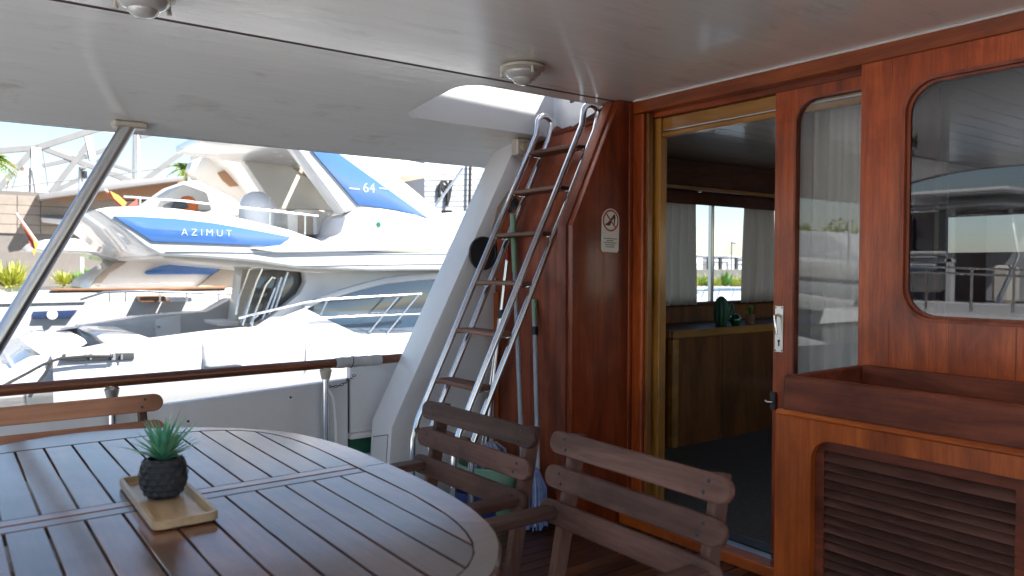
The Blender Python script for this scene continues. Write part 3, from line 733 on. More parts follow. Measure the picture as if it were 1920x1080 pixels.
for half in (1, -1):
    n = 44; seg = 4; IB = IBH[half]
    for sgi in range(seg):
        ts = [math.pi * (sgi + k / 11) / seg for k in range(12)]
        if half < 0: ts = [-t for t in ts]
        inn = [sup(IA + .0015, IB + .0015, t, IP) for t in ts]; out = [sup(TA, TBb, t) for t in ts]; out2 = [sup(TA - .006, TBb - .006, t) for t in ts]
        g = .0012
        cl3 = lambda P, z: [(p[0], (p[1] if abs(p[1] - TC[1]) > .002 else TC[1] + half * .002), z) for p in P]
        if sgi == 0: 
            pass
        mb = MB(); mb.loft([cl3(inn, TZ - th), cl3(inn, TZ), cl3(out2, TZ), cl3(out, TZ - .006), cl3(out, TZ - th - .008), cl3(inn, TZ - th - .008), cl3(inn, TZ - th)])
        mb.build('rim_segment', 'table_y' if sgi in (0, 3) else 'table_x', tbl, 25)
    y0 = TC[1] + half * .003; y1 = TC[1] + half * .042
    BX('middle_rail', 'table_x', tbl, (TC[0] - IA + .003, y0, TZ - th), (TC[0] + IA - .003, y1, TZ - .0005), .0025)
    pwid = 2 * IA / 15; x = TC[0] - IA
    while x + pwid < TC[0] + IA + .02:
        x0, x1 = x + .0024, x + pwid - .0024
        if x1 - x0 > .02:
            ys = TC[1] + half * .0445
            ee = [(v, TC[1] + half * (ybound(v) - .003)) for v in [x1 + (x0 - x1) * i / 5 for i in range(6)]]
            if True:
                mb = MB().prism([(x0, ys, TZ - th), (x1, ys, TZ - th)] + [(v, w, TZ - th) for v, w in ee], (0, 0, th - .001))
                mb.build('slat', 'table_y', tbl, bevel=.001, seg=1)
        x += pwid
for sx in (-.3, .3):
    for sy in (-.45, .45): MB().bar((TC[0] + sx, TC[1] + sy, DK), (TC[0] + sx, TC[1] + sy, TZ - .035), .05, .05).build('leg', 'old_z', tbl)
BX('apron', 'old_y', tbl, (TC[0] + .28, TC[1] - .5, TZ - .10), (TC[0] + .32, TC[1] + .5, TZ - .035), .003)
BX('apron', 'old_y', tbl, (TC[0] - .32, TC[1] - .5, TZ - .10), (TC[0] - .28, TC[1] + .5, TZ - .035), .003)

# ---- chairs
GRP = 'weathered slatted folding chairs round the table'
def make_chair(label):
    c = thing('folding_chair', label, 'chair', (0, 0, 0), GRP)
    px_ = lambda z: .03 + (z - .90) * .20          # the back posts lean back
    def slat(z, h=.060):
        mb = MB(); n = 7; r = h / 2; L = .30; pts = []
        for k in range(n + 1): a = R(-90 + 180 * k / n); pts.append((L - r + r * math.cos(a), r * math.sin(a)))
        for k in range(n + 1): a = R(90 + 180 * k / n); pts.append((-L + r + r * math.cos(a), r * math.sin(a)))
        mb.prism([(0, p[0], p[1]) for p in pts], (.020, 0, 0)); o = mb.build('back_slat', 'old_y', c, bevel=.003, seg=1)
        o.location = (px_(z) - .046, 0, z); o.rotation_euler.y = R(11)
        for s in (-1, 1):
            for dz in (.013, -.013):
                b = MB().lathe([(0, .0025), (.004, .002), (.005, 0)], (0, s * (.236 + dz * .4), dz), 8, (-1, 0, 0)).build('bolt', 'darkm', o)
        return o
    for z in (.872, .784, .696): slat(z)
    for s in (-1, 1):
        yy = s * .238
        MB().bar((px_(.893), yy, .893), (px_(.44), yy, .44), .024, .045, (1, 0, 0), .003).build('back_post', 'old_z', c)
        MB().bar((px_(.445) + .004, yy, .445), (-.36, yy, .004), .023, .044, (1, 0, 0), .003).build('leg', 'old_z', c)
        MB().bar((-.47, s * .212, .44), (.16, s * .212, .004), .023, .044, (1, 0, 0), .003).build('leg', 'old_z', c)
        MB().box((-.53, yy - .028 + s * .012, .684), (px_(.70) - .02, yy + .028 + s * .012, .708), .004).build('armrest', 'old_x', c)
        MB().bar((-.455, yy, .682), (-.44, yy, .42), .023, .044, (1, 0, 0), .003).build('arm_support', 'old_z', c)
        MB().bar((-.50, s * .186, .415), (-.06, s * .186, .415), .024, .04, (0, 0, 1), .003).build('seat_rail', 'old_x', c)
    for i in range(6):
        x = -.50 + i * .078
        BX('seat_slat', 'old_y', c, (x, -.235, .437), (x + .062, .235, .457), .003)
    return c
c1 = make_chair('weathered slatted chair at the table, nearest the ladder foot')
ch2 = aX(905, 800, 1.33); c1.location = (1.335, 1.965, DK - .012); c1.rotation_euler.z = R(1)
c2 = dup(c1); c2['label'] = 'weathered slatted chair at the table, in front of the cabin doorway'
c2.location = (1.335, 1.295, DK + .0); c2.rotation_euler.z = R(-1)
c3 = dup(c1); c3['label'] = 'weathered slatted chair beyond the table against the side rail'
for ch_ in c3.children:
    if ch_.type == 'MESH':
        n_ = ch_.data.materials[0].name; key = {'weathered teak': 'sunlit_y', 'weathered teak x': 'sunlit_x', 'weathered teak z': 'old_z'}.get(n_)
        if key: ch_.data = ch_.data.copy(); ch_.data.materials[0] = M[key]  # far chair's slats and arms take the teak with sunshine painted in
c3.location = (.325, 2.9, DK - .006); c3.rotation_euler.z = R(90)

# ---- tray and potted plant
tr = thing('bamboo_tray', 'shallow rectangular bamboo tray under the potted plant', 'tray', (0, 0, TZ))
def tc(px, py): return aZ(px, py, TZ + .012)
k0, k1, k2 = tc(222, 902), tc(287, 988), tc(403, 957)
ux = (k2 - k1); uy = (k0 - k1); ux.z = uy.z = 0
WX, WY = .128, uy.length; uyn = uy.normalized(); uxn = Vector((uyn.y, -uyn.x, 0)); WX = abs(ux.dot(uxn)); cen = k1 + uxn * WX / 2 + uyn * WY / 2
mt = Matrix((uxn, uyn, Vector((0, 0, 1)))).transposed().to_4x4(); mt.translation = Vector((cen.x, cen.y, 0))
tb = MB(); o1 = rrect(-WX / 2 + .004, WX / 2 - .004, -WY / 2 + .004, WY / 2 - .004, .012, 4); o2 = rrect(-WX / 2, WX / 2, -WY / 2, WY / 2, .015, 4)
i1 = rrect(-WX / 2 + .008, WX / 2 - .008, -WY / 2 + .008, WY / 2 - .008, .01, 4); i2 = rrect(-WX / 2 + .012, WX / 2 - .012, -WY / 2 + .012, WY / 2 - .012, .008, 4)
L = lambda P, z: [tuple(mt @ Vector((p[0], p[1], z))) for p in P + P[:1]]
tb.loft([L(o1, .001), L(o2, .004), L(o2, .020), L(i1, .020), L(i2, .008)])
tb.add([mt @ Vector((p[0], p[1], .008)) for p in i2], [tuple(range(len(i2)))]); tb.add([mt @ Vector((p[0], p[1], .001)) for p in o1], [tuple(range(len(o1)))])
tb.build('tray_body', 'bamboo', tr, 40)
pc = aZ(307, 930, TZ + .009)
pt = thing('potted_succulent', 'spiky green succulent in a faceted charcoal pot on the tray', 'plant', (pc.x, pc.y, TZ + .009))
pb = MB(); prof = [(.0, 0), (.026, 0), (.034, .006), (.043, .022), (.047, .042), (.045, .060), (.039, .076), (.034, .083), (.030, .083), (.030, .072), (0, .072)]
pb.lathe(prof[:7] + prof[7:], (0, 0, 0), 24); pot = pb.build('pot', 'pot', pt, 50)
fac = []
for r_ in range(6):
    zz = .012 + r_ * .0125; rad = .0305 + .017 * math.sin(min(1, zz / .085) * math.pi * .93) ** .8
    for k in range(14):
        a = 2 * math.pi * (k + .5 * (r_ % 2)) / 14; c = Vector((rad * math.cos(a), rad * math.sin(a), zz)); nrm = Vector((math.cos(a), math.sin(a), -.3 + zz * 6)).normalized()
        s_ = Vector((-math.sin(a), math.cos(a), 0)) * .0105; u = s_.cross(nrm).normalized() * .0095
        fac.append([c + nrm * .0024, c + s_, c - u, c - s_, c + u])
fb2 = MB()
for f in fac: fb2.add(f, [(0, 1, 2), (0, 2, 3), (0, 3, 4), (0, 4, 1)])
kn = fb2.build('facets', 'pot', pot); kn['kind'] = 'stuff'
MB().lathe([(0, .074), (.03, .0735)], (0, 0, 0), 18).build('soil', 'soil', pt)
lm = MB(); n = 6; ringsL = []
for i in range(n + 1):
    f = i / n; w = .0055 * (1 - f) ** .7 * (.6 + 1.2 * min(f * 3, 1) * .6) + .0003; zc_ = f * .085; bend = .010 * f * f
    ringsL.append([(bend, -w, zc_), (bend - .0022 * (1 - f), 0, zc_ + .0005), (bend, w, zc_), (bend + .0022 * (1 - f), 0, zc_)])
lm.loft([r + r[:1] for r in ringsL]); leaf0 = None
for k in range(46):
    a = k * 2.39996; f = k / 46; tilt = R(5 + 62 * f ** .9); sc = (1.15 - .2 * f) * random.uniform(.85, 1.12)
    if leaf0 is None: o = leaf0 = lm.build('leaf', 'leaf', pt, 50)
    else: o = leaf0.copy(); C.objects.link(o); o.parent = pt
    o.location = (.006 * f * math.cos(a), .006 * f * math.sin(a), .078 + .008 * (1 - f)); o.rotation_euler = (0, tilt, a); o.scale = (1.25, random.uniform(.9, 1.4), sc * random.uniform(.85, 1.1)); o.rotation_euler.x = random.uniform(-.12, .12)

# ---- no heels sign
sg = thing('no_heels_sign', 'white sign with red circle crossing out a high heel', 'sign')
s0, s1 = aY(1126, 391, 2.866), aY(1162, 472, 2.866); cxs, czs = (s0.x + s1.x) / 2, (s0.z + s1.z) / 2; hw, hh_ = .062, .112
tilt = Matrix.Translation((cxs, 2.867, czs)) @ Matrix.Rotation(R(1.5), 4, 'Y')
def SP(u, v, d=0): return tilt @ Vector((u, -d, v))
body = [(-hw, -hh_ + .012), (-hw + .01, -hh_), (hw - .01, -hh_), (hw, -hh_ + .012)] + [(hw * math.cos(R(a)), hh_ - hw + hw * math.sin(R(a))) for a in range(0, 181, 12)]
MB().prism([SP(u, v, 0) for u, v in body], tilt.to_3x3() @ Vector((0, -.0025, 0))).build('sign_plate', 'sign', sg)
cz = hh_ - hw
rg = MB(); A = [2 * math.pi * i / 40 for i in range(41)]
rg.loft([[SP(r_ * math.cos(a), cz + r_ * math.sin(a), .0032) for a in A] for r_ in (.056, .047)]); rg.build('red_ring', 'redp', sg)
shoe = [(-.036, -.026), (-.006, -.026), (.0, -.018), (.012, .004), (.022, .014), (.024, -.020), (.028, -.020), (.033, .018), (.030, .032), (.022, .034), (.012, .022), (-.004, .004), (-.022, -.012), (-.036, -.018)]
MB().prism([SP(u, cz + v, .0028) for u, v in shoe], tilt.to_3x3() @ Vector((0, -.0004, 0))).build('shoe_print', 'blackp', sg)
a_ = Vector((-.034, .034)); w_ = Vector((.0042, .0042))
MB().prism([SP(u, cz + v, .0036) for u, v in ((-.036, .030), (-.030, .036), (.036, -.030), (.030, -.036))], tilt.to_3x3() @ Vector((0, -.0004, 0))).build('red_bar', 'redp', sg)
for i, (txt) in enumerate(('PLEASE REMOVE SHOES', 'ON BOARD') if False else ()): pass
lines = MB()
for i, wd in enumerate((.046, .026, .044, .034, .03)):
    v = -.045 - i * .0105; u = -wd
    while u < wd:
        ln = random.uniform(.004, .010); lines.prism([SP(u, v, .0028), SP(min(u + ln, wd), v, .0028), SP(min(u + ln, wd), v + .0042, .0028), SP(u, v + .0042, .0028)], tilt.to_3x3() @ Vector((0, -.0003, 0))); u += ln + .0022
lines.build('small_print', 'blackp', sg)

# ---- poles, mop, buckets by the casing
hk = thing('boat_hook', 'steel boat hook with red tip standing behind the ladder', 'boat hook')
a0, a1 = Vector((2.60, 3.53, 1.24)), Vector((2.46, 3.60, DK))
MB().tube([a0, a1], .0125, 10).build('shaft', 'steel', hk, 50)
MB().tube([a0 + Vector((.002, 0, -.005)), a0 + Vector((.006, -.003, .07)), a0 + Vector((.008, -.004, .085))], [.015, .008, .003], 10).build('red_tip', 'red', hk, 50)
q = a0.lerp(a1, .22); MB().tube([q + Vector((0, 0, .02)), q - Vector((0, 0, .03))], .018, 10).build('clamp', 'darkm', hk, 50)
MB().tube([a0 + Vector((-.01, .035, -.2)), a1 + Vector((-.01, .035, 0))], .007, 8).build('side_tube', 'steel', hk, 50)
bm_ = thing('deck_brush', 'long grey pole with pale green grip leaning behind the ladder treads', 'brush pole')
b0, b1 = Vector((2.615, 3.50, 1.50)), Vector((2.44, 3.155, DK + .02))
MB().tube([b0.lerp(b1, .2), b1], .0125, 10).build('shaft', 'greypole', bm_, 50); MB().tube([b0, b0.lerp(b1, .2)], .0155, 10).build('grip', 'green', bm_, 50)
MB().box((2.38, 3.08, DK), (2.46, 3.25, DK + .05), .01).build('brush_head', 'green', bm_)
mp = thing('string_mop', 'grey mop pole with pale green tip and blue yarn head on deck', 'mop')
m0, m1 = Vector((2.615, 3.30, 1.02)), Vector((2.46, 3.07, .16))
MB().tube([m0.lerp(m1, .14), m1], .0125, 10).build('shaft', 'greypole', mp, 50); MB().tube([m0, m0.lerp(m1, .14)], .0145, 10).build('tip', 'green', mp, 50)
MB().tube([m0.lerp(m1, .17), m0.lerp(m1, .22)], .019, 10).build('clip', 'black', mp, 50)
def strands(name, c, top, rad, n, mat, par, lo):
    mb = MB()
    for i in range(n):
        a = random.uniform(0, 6.28); r_ = rad * math.sqrt(random.random()); e = Vector((c[0] + r_ * math.cos(a), c[1] + r_ * math.sin(a), lo + random.uniform(.01, .05)))
        mid = Vector((c[0] + r_ * .9 * math.cos(a), c[1] + r_ * .9 * math.sin(a), (top + lo) / 2 + .06)); mb.tube([(c[0] + .3 * r_ * math.cos(a), c[1] + .3 * r_ * math.sin(a), top), mid, e], .0055, 5)
    o = mb.build(name, mat, par, 60); o['kind'] = 'stuff'; return o
strands('mop_yarn', (2.42, 3.05), .17, .075, 90, 'mopblue', mp, DK)
strands('mop_yarn_light', (2.415, 3.05), .16, .08, 30, 'mopwhite', mp, DK)
bu = thing('green_tub', 'pale green plastic tub behind the chair slats at ladder foot', 'tub', (2.36, 3.37, DK))
MB().lathe([(0, 0), (.13, 0), (.15, .02), (.17, .28), (.178, .285), (.178, .295), (.165, .295), (.142, .03), (0, .02)], (0, 0, 0), 28).build('tub_body', 'green', bu, 40)
strands('cloth_strips', (2.33, 3.30), .27, .09, 36, 'mopwhite', None, .08)
o = bpy.data.objects['cloth_strips']; del o['kind']; tag(o, 'bundle of pale blue mop cloth strips over the green tub', 'mop cloth')
bb = thing('blue_bucket', 'dark blue bucket on deck behind the nearer chair back', 'bucket', (2.16, 3.20, DK))
MB().lathe([(0, 0), (.095, 0), (.12, .21), (.126, .212), (.126, .222), (.114, .222), (.09, .01), (0, .01)], (0, 0, 0), 24).build('bucket_body', 'blue', bb, 40)
MB().tube([(.122 * math.cos(R(a)), .03, .215 - .1 * math.sin(R(a))) for a in range(0, 181, 15)], .004, 6).build('handle', 'steel', bb, 40)
rg_ = aZ(1003, 968, DK + .02)
MB().box((rg_.x - .09, rg_.y - .05, DK + .001), (rg_.x + .09, rg_.y + .06, DK + .035), .015).build('blue_cloth', 'mopblue', None, bevel=.006)
tag(bpy.data.objects['blue_cloth'], 'folded blue cleaning cloth lying on deck under the chairs', 'cloth')

# ================================================================== saloon seen through the doorway
SZ = DK + .06; CY = 3.53; PYW = 4.15
fl = BX('saloon_floor', 'carpet', None, (XB + .132, -1.3, SZ - .1), (8, PYW, SZ), 0); tag(fl, kind='structure')
sc_ = struct('saloon_ceiling')
n = 0; y = -1.3
while y < PYW:
    BX('ceiling_board', 'ceil_in', sc_, (XB + .132, y + .0015, 2.0), (8, min(y + .13, PYW) - .0015, 2.03), .003); y += .13
BX('ceiling_back', 'black', sc_, (XB + .132, -1.3, 2.031), (8, PYW + .1, 2.05), 0)
sw = struct('saloon_wall')
w0 = aY(1300, 380, PYW); w1 = aY(1392, 565, PYW); wz0, wz1 = .915, 1.735; wx0, wx1 = 4.3, 7.6
BX('wall_lower', 'inner_z', sw, (XB + .2, PYW, SZ), (8, PYW + .06, wz0), 0)
BX('wall_upper', 'inner', sw, (XB + .2, PYW, wz1), (8, PYW + .06, 2.03), 0)
BX('wall_aft', 'inner_z', sw, (XB + .2, PYW, wz0), (wx0, PYW + .06, wz1), 0)
BX('wall_forward', 'inner_z', sw, (wx1, PYW, wz0), (8, PYW + .06, wz1), 0)
BX('wall_front', 'inner_z', sw, (8, -1.3, SZ), (8.06, PYW + .06, 1.35), 0); BX('wall_front_top', 'inner_z', sw, (8, -1.3, 1.7), (8.06, PYW + .06, 2.03), 0)
for yy in (-1.3, .5, 2.3, 4.0): BX('windscreen_post', 'inner_z', sw, (8, yy, 1.35), (8.06, yy + .15, 1.7), 0)
BX('wall_starboard', 'inner_z', sw, (XB + .2, -1.36, SZ), (8, -1.3, .95), 0); BX('wall_starboard_top', 'inner_z', sw, (XB + .2, -1.36, 1.75), (8, -1.3, 2.03), 0)
for xx in (XB + .2, 5.0, 6.6, 7.8): BX('starboard_window_post', 'inner_z', sw, (xx, -1.36, .95), (xx + .2, -1.3, 1.75), 0)
BX('roof_top', 'white', sw, (XB + .0, -1.36, 2.2), (8.06, 2.9, 2.26), 0); BX('roof_top', 'white', sw, (3.08, 2.9, 2.2), (8.06, PYW + .1, 2.26), 0)
BX('aft_inner_lining', 'inner_z', sw, (XB + .14, 2.81, SZ), (XB + .16, 2.972, 2.0), 0)
BX('aft_port_lining', 'inner_z', sw, (3.062, 2.972, SZ), (3.085, PYW, 2.0), 0)
win = thing('saloon_window', 'side window of the saloon with slim metal mullion seen through the doorway', 'window')
BX('frame', 'inner', win, (wx0 - .02, PYW - .012, wz1 - .02), (wx1 + .02, PYW - .001, wz1 + .03), .003)
BX('sill', 'inner', win, (wx0 - .3, PYW - .05, wz0 - .03), (wx1 + .3, PYW - .001, wz0), .003)
mx = aY(1338, 470, PYW).x
BX('mullion', 'alu', win, (mx - .018, PYW + .01, wz0), (mx + .012, PYW + .045, wz1), .003)
BX('mullion_post', 'darkm', win, (mx + .0125, PYW + .015, wz0), (mx + .026, PYW + .05, wz1), .002)
BX('pane', 'glass', win, (wx0, PYW + .03, wz0), (mx - .019, PYW + .035, wz1), 0); BX('pane', 'glass', win, (mx + .027, PYW + .03, wz0), (wx1, PYW + .035, wz1), 0)
pa = aY(1205, 470, PYW - .06).x; pb_ = aY(1302, 470, PYW - .06).x; pc_ = aY(1394, 470, PYW - .06).x
tag(pleats('window_curtain', 'curtainw', None, (pa, PYW - .07, 0), (pb_, PYW - .07, 0), .90, 1.75, .022, 6, (0, 1, 0), seed=5), 'white curtain drawn at the left of the saloon window', 'curtain', 'saloon window curtains')
tag(pleats('window_curtain', 'curtain', None, (pc_, PYW - .07, 0), (pc_ + .42, PYW - .07, 0), .90, 1.75, .024, 5, (0, 1, 0), flare=.15, seed=8), 'grey curtain gathered at the right of the saloon window', 'curtain', 'saloon window curtains')
bmz = thing('saloon_beam', 'dark wooden pelmet beam above the saloon window', 'beam')
BX('beam_body', 'inner', bmz, (3.2, 3.78, 1.80), (8, PYW - .001, 1.998), .006)
BX('beam_edge', 'honey_in', bmz, (3.2, 3.765, 1.775), (8, 3.80, 1.80), .004)
BX('valance', 'inner', bmz, (3.2, PYW - .12, 1.70), (8, PYW - .10, 1.80), .003)
for px, py in ((1312, 353), (1425, 376)):
    p = aZ(px, py, 1.80); t = tag(MB().lathe([(.03, 0), (.03, -.012), (.018, -.016), (.018, -.03), (0, -.032)], (p.x, max(3.83, min(p.y, 4.0)), 1.80), 16).build('spot_lamp', 'steel', None, 40),
        'small chrome spot lamp under the beam, left one' if px < 1400 else 'small chrome spot lamp under the beam, right one', 'lamp', 'chrome spots under the saloon beam')
ct = thing('galley_counter', 'dark wooden saloon counter with honey coloured edge', 'counter')
CXa = aZ(1262, 842, SZ).x; CY = aZ(1262, 842, SZ).y; ctz = aY(1262, 620, CY).z
BX('front_panel', 'inner_z', ct, (CXa + .06, CY + .012, SZ), (8, CY + .04, ctz - .06), .002)
for i in range(4): BX('panel_seam', 'black', ct, (CXa + .55 + i * .62, CY + .0105, SZ + .04), (CXa + .555 + i * .62, CY + .013, ctz - .07), 0)
BX('corner_post', 'honey_in', ct, (CXa, CY, SZ), (CXa + .06, CY + .06, ctz - .06), .01)
BX('end_panel', 'inner_z', ct, (CXa + .012, CY + .06, SZ), (CXa + .04, PYW - .001, ctz - .06), .002)
BX('worktop_edge', 'honey_in', ct, (CXa - .015, CY - .015, ctz - .06), (8, CY + .02, ctz), .008)
BX('worktop_edge', 'honey_in', ct, (CXa - .015, CY + .021, ctz - .06), (CXa + .02, PYW - .001, ctz), .008)
BX('worktop', 'inner', ct, (CXa + .0205, CY + .0205, ctz - .03), (8, PYW - .001, ctz - .002), 0)
# things on the counter
def cactus(px, py, label):
    p = aZ(px, py, ctz); t = thing('glass_cactus', label, 'ornament', (p.x, p.y, ctz), 'green glass cactus ornaments')
    return t, p
p = aY(1352, 606, CY + .12); t = thing('cactus_ornament', 'tall dark green cactus ornament on the counter', 'ornament', (p.x, p.y, ctz))
mb = MB(); N = 22
rows = []
for r_, z in [(.0, 0), (.035, 0), (.048, .04), (.052, .10), (.048, .16), (.034, .20), (.014, .222), (0, .225)]:
    rows.append([((r_ * (1 + .13 * (k % 2))) * math.cos(2 * math.pi * k / N), (r_ * (1 + .13 * (k % 2))) * math.sin(2 * math.pi * k / N), z) for k in range(N + 1)])
mb.loft(rows).build('stem', 'dgreen', t, 20)
mb = MB(); mb.tube([(.05, -.02, .09), (.085, -.03, .10), (.095, -.03, .13), (.095, -.03, .165)], [.018, .02, .02, .012], 10).build('arm', 'dgreen', t, 50)
p = aY(1375, 604, CY + .08); t2 = thing('cactus_ornament', 'small round green glass cactus ornament beside the tall one', 'ornament', (p.x, p.y - .02, ctz))
MB().lathe([(0, 0), (.03, .0), (.044, .03), (.044, .055), (.03, .08), (0, .088)], (0, 0, 0), 18).build('globe', 'greenl', t2, 60)
p = aY(1406, 600, CY + .1); t3 = thing('counter_plant', 'small terracotta pot with bright green leaf on the counter', 'plant', (p.x, p.y, ctz))
MB().lathe([(0, 0), (.032, 0), (.038, .075), (.034, .075), (.03, .06), (0, .06)], (0, 0, 0), 18).build('pot', 'brownsoffit', t3, 40)
for a, s in ((0, 1), (2.2, .8), (4.2, .9)):
    o = MB().add([(0, 0, .06), (.03, 0, .095), (.045, 0, .14), (.005, 0, .15), (-.02, 0, .11)], [(0, 1, 2, 3, 4)]).build('leaf', 'grass2', t3); o.rotation_euler.z = a; o.scale = (s, s, s)
    o.modifiers.new('t', 'SOLIDIFY').thickness = .003
p = aY(1219, 605, CY + .2); t4 = thing('reed_diffuser', 'dark reed diffuser bottle with black sticks by the door jamb', 'bottle', (p.x + .05, p.y, ctz))
MB().lathe([(0, 0), (.03, 0), (.03, .05), (.012, .07), (.012, .09), (0, .09)], (0, 0, 0), 16).build('bottle', 'dark', t4, 40)
for k in range(4): MB().tube([(0, 0, .05), (.012 * (k - 1.5), .01 * (k % 2), .22)], .0025, 5).build('reed', 'black', t4)
p = aX(1226, 645, CXa - .12); t5 = thing('waste_bin', 'honey wooden bin with chrome rim just inside the doorway', 'bin', (p.x, p.y + .08, SZ))
MB().lathe([(0, 0), (.11, 0), (.12, .02), (.12, p.z - SZ - .02), (.0, p.z - SZ - .02)], (0, 0, 0), 24).build('bin_body', 'honey_in', t5, 40)
MB().lathe([(.123, p.z - SZ - .03), (.126, p.z - SZ - .01), (.10, p.z - SZ + .03), (.0, p.z - SZ + .04)], (0, 0, 0), 24).build('rim', 'steel', t5, 40)
p = aX(1224, 335, XB + .5); t6 = thing('wall_speaker', 'white rounded wall speaker hanging just inside the door jamb', 'speaker', (p.x, p.y + .0, p.z))
sp_ = rrect(-.09, .06, -.14, .14, .055, 6)
MB().prism([(0, u, v) for u, v in [(-y_, z_) for y_, z_ in sp_]], (.06, 0, 0)).build('case', 'curtain', t6, bevel=.012)
MB().bar((.03, .0, .15), (.03, .0, 2.0 - p.z), .02, .02).build('bracket', 'black', t6)
p = aZ(1228, 272, 1.995); tag(MB().lathe([(0, -.02), (.05, -.02), (.06, 0)], (p.x, p.y, 2.0), 18).build('ceiling_spot', 'black', None, 40), 'round black ceiling spot just inside the doorway', 'lamp')
#--PART4--
# ================================================================== harbour
WL = -1.9
wt = tag(MB().add([(-400, -400, WL), (600, -400, WL), (600, 600, WL), (-400, 600, WL)], [(0, 1, 2, 3)]).build('water', 'water'), kind='structure')
def PR(name, mat, parent, pts, Y, thick, bevel=.04, seg=2):
    return MB().prism([aY(x, y, Y) for x, y in pts], (0, thick, 0)).build(name, mat, parent, bevel=bevel, seg=seg)
def TB(name, mat, parent, pts, Y, r, n=8):
    return MB().tube([aY(x, y, Y) for x, y in pts], r, n).build(name, mat, parent, 60)
# quay on the far side
qy = struct('quay')
BX('quay_wall', 'quay', qy, (-60, 33, WL - 1), (140, 36, -.25), .1); BX('quay_top', 'quay', qy, (-60, 36, WL - 1), (140, 200, -.28), 0)

# ---------------- nearer white yacht
Y1 = 14.0
ya = thing('motor_yacht', 'large white flybridge yacht moored alongside with blue arch panel', 'yacht', (0, 0, 0))
top = [(100, 668), (118, 664), (137, 660), (200, 648), (287, 637), (400, 622), (472, 615), (572, 609), (640, 618), (690, 628), (770, 626), (900, 620), (1100, 612), (1300, 600)]
def hullcurve(dpx, Y, z=None):
    out = []
    for x, y in top:
        p = aY(x, y + dpx, Y1)
        out.append((p.x, Y, p.z if z is None else z))
    return out
hm = MB(); Hc = [hullcurve(2, Y1 + .55), hullcurve(0, Y1 + .30), hullcurve(5, Y1 + .10), hullcurve(14, Y1 + .0), hullcurve(45, Y1 - .06), hullcurve(90, Y1 - .02), hullcurve(130, Y1 + .12), hullcurve(0, Y1 + .45, WL - .1)]
hm.loft(Hc)
Hf = [[(p[0], 2 * (Y1 + 2.5) - p[1], p[2]) for p in c] for c in Hc]; hm.loft(Hf)
hm.loft([[c[0] for c in Hc], [c[0] for c in Hf]]); hm.loft([[c[-1] for c in Hc], [c[-1] for c in Hf]])
hm.build('hull', 'gel', ya, 40)
dkz = aY(300, 668, Y1).z
BX('cockpit_sole', 'gelcream', ya, (1.6, Y1 + .5, dkz - .5), (12, Y1 + 4.5, dkz - .3), 0)
# fuel hatch and cleat recess on the topside
def hullY(d):
    T = [(0, .30), (5, .10), (14, 0), (45, -.06), (90, -.02), (130, .12)]
    for (d0, y0), (d1, y1) in zip(T, T[1:]):
        if d <= d1: return y0 + (y1 - y0) * (d - d0) / (d1 - d0)
def hullpatch(name, mat, x0, x1, da, db, off):
    rows = []
    for i in range(9):
        d = da + (db - da) * i / 8; row = []
        for j in range(7):
            x = x0 + (x1 - x0) * j / 6; y = 622 + (450 - x) * (637 - 622) / 163; p = aY(x, y + d, Y1); row.append((p.x, Y1 + hullY(d) - off, p.z))
        rows.append(row)
    o = MB().loft(rows).build(name, mat, ya, 50); o.modifiers.new('t', 'SOLIDIFY').thickness = .02; return o
for x_, y0_, y1_ in ((572, 6, 85),): hullpatch('hull_seam', 'greypaint', x_ - .5, x_ + .5, y0_, y1_, .008)
hullpatch('hatch_gasket', 'greypaint', 379, 451, 9, 64, .012); hullpatch('side_hatch', 'gel', 380.4, 449.6, 10, 63, .022)
PR('cleat_recess', 'dark', ya, [(118, 664), (252, 661.5), (252, 674), (112, 676)], Y1 - .07, .06, .005)
PR('recess_lining', 'greypaint', ya, [(124, 665.5), (206, 664), (206, 669.5), (122, 671)], Y1 - .078, .02, .004)
TB('fairlead', 'steel', ya, [(212, 675), (212, 662)], Y1 - .1, .03)
for x in (170, 215, 228): TB('fairlead_pin', 'steel', ya, [(x, 674), (x, 664)], Y1 - .1, .018)
for pts in ([(112, 672), (80, 684), (45, 703), (20, 716), (-30, 745)], [(98, 676), (85, 700), (70, 720), (55, 745)], [(112, 672), (160, 668), (212, 668)]):
    tag(TB('mooring_rope', 'rope', None, pts, Y1 - .14, .025, 6), {0: ''}.get(1) or ('black mooring rope running down left from the stern fairlead' if pts[1][0] == 80 else 'black mooring rope dropping steeply from the stern corner' if pts[1][0] == 85 else 'black mooring rope lying along the stern fairlead recess'), 'rope', 'mooring ropes at the yacht stern')
# swim platform and transom
PR('swim_platform', 'gel', ya, [(-140, 712), (20, 700), (102, 690), (102, 720), (20, 735), (-140, 750)], Y1 + .2, 4.4, .06)
PR('transom', 'gel', ya, [(30, 690), (60, 672), (102, 666), (104, 720), (20, 720)], Y1 + .35, 4.2, .05)
PR('transom_cushion', 'gel', ya, [(42, 642), (70, 626), (150, 629), (168, 644), (122, 668), (82, 672), (60, 655)], Y1 + .6, 1.1, .08)
PR('stern_pad', 'gel', ya, [(182, 632), (195, 627), (262, 628), (286, 636), (262, 642), (195, 646)], Y1 + .8, 2.4, .05)
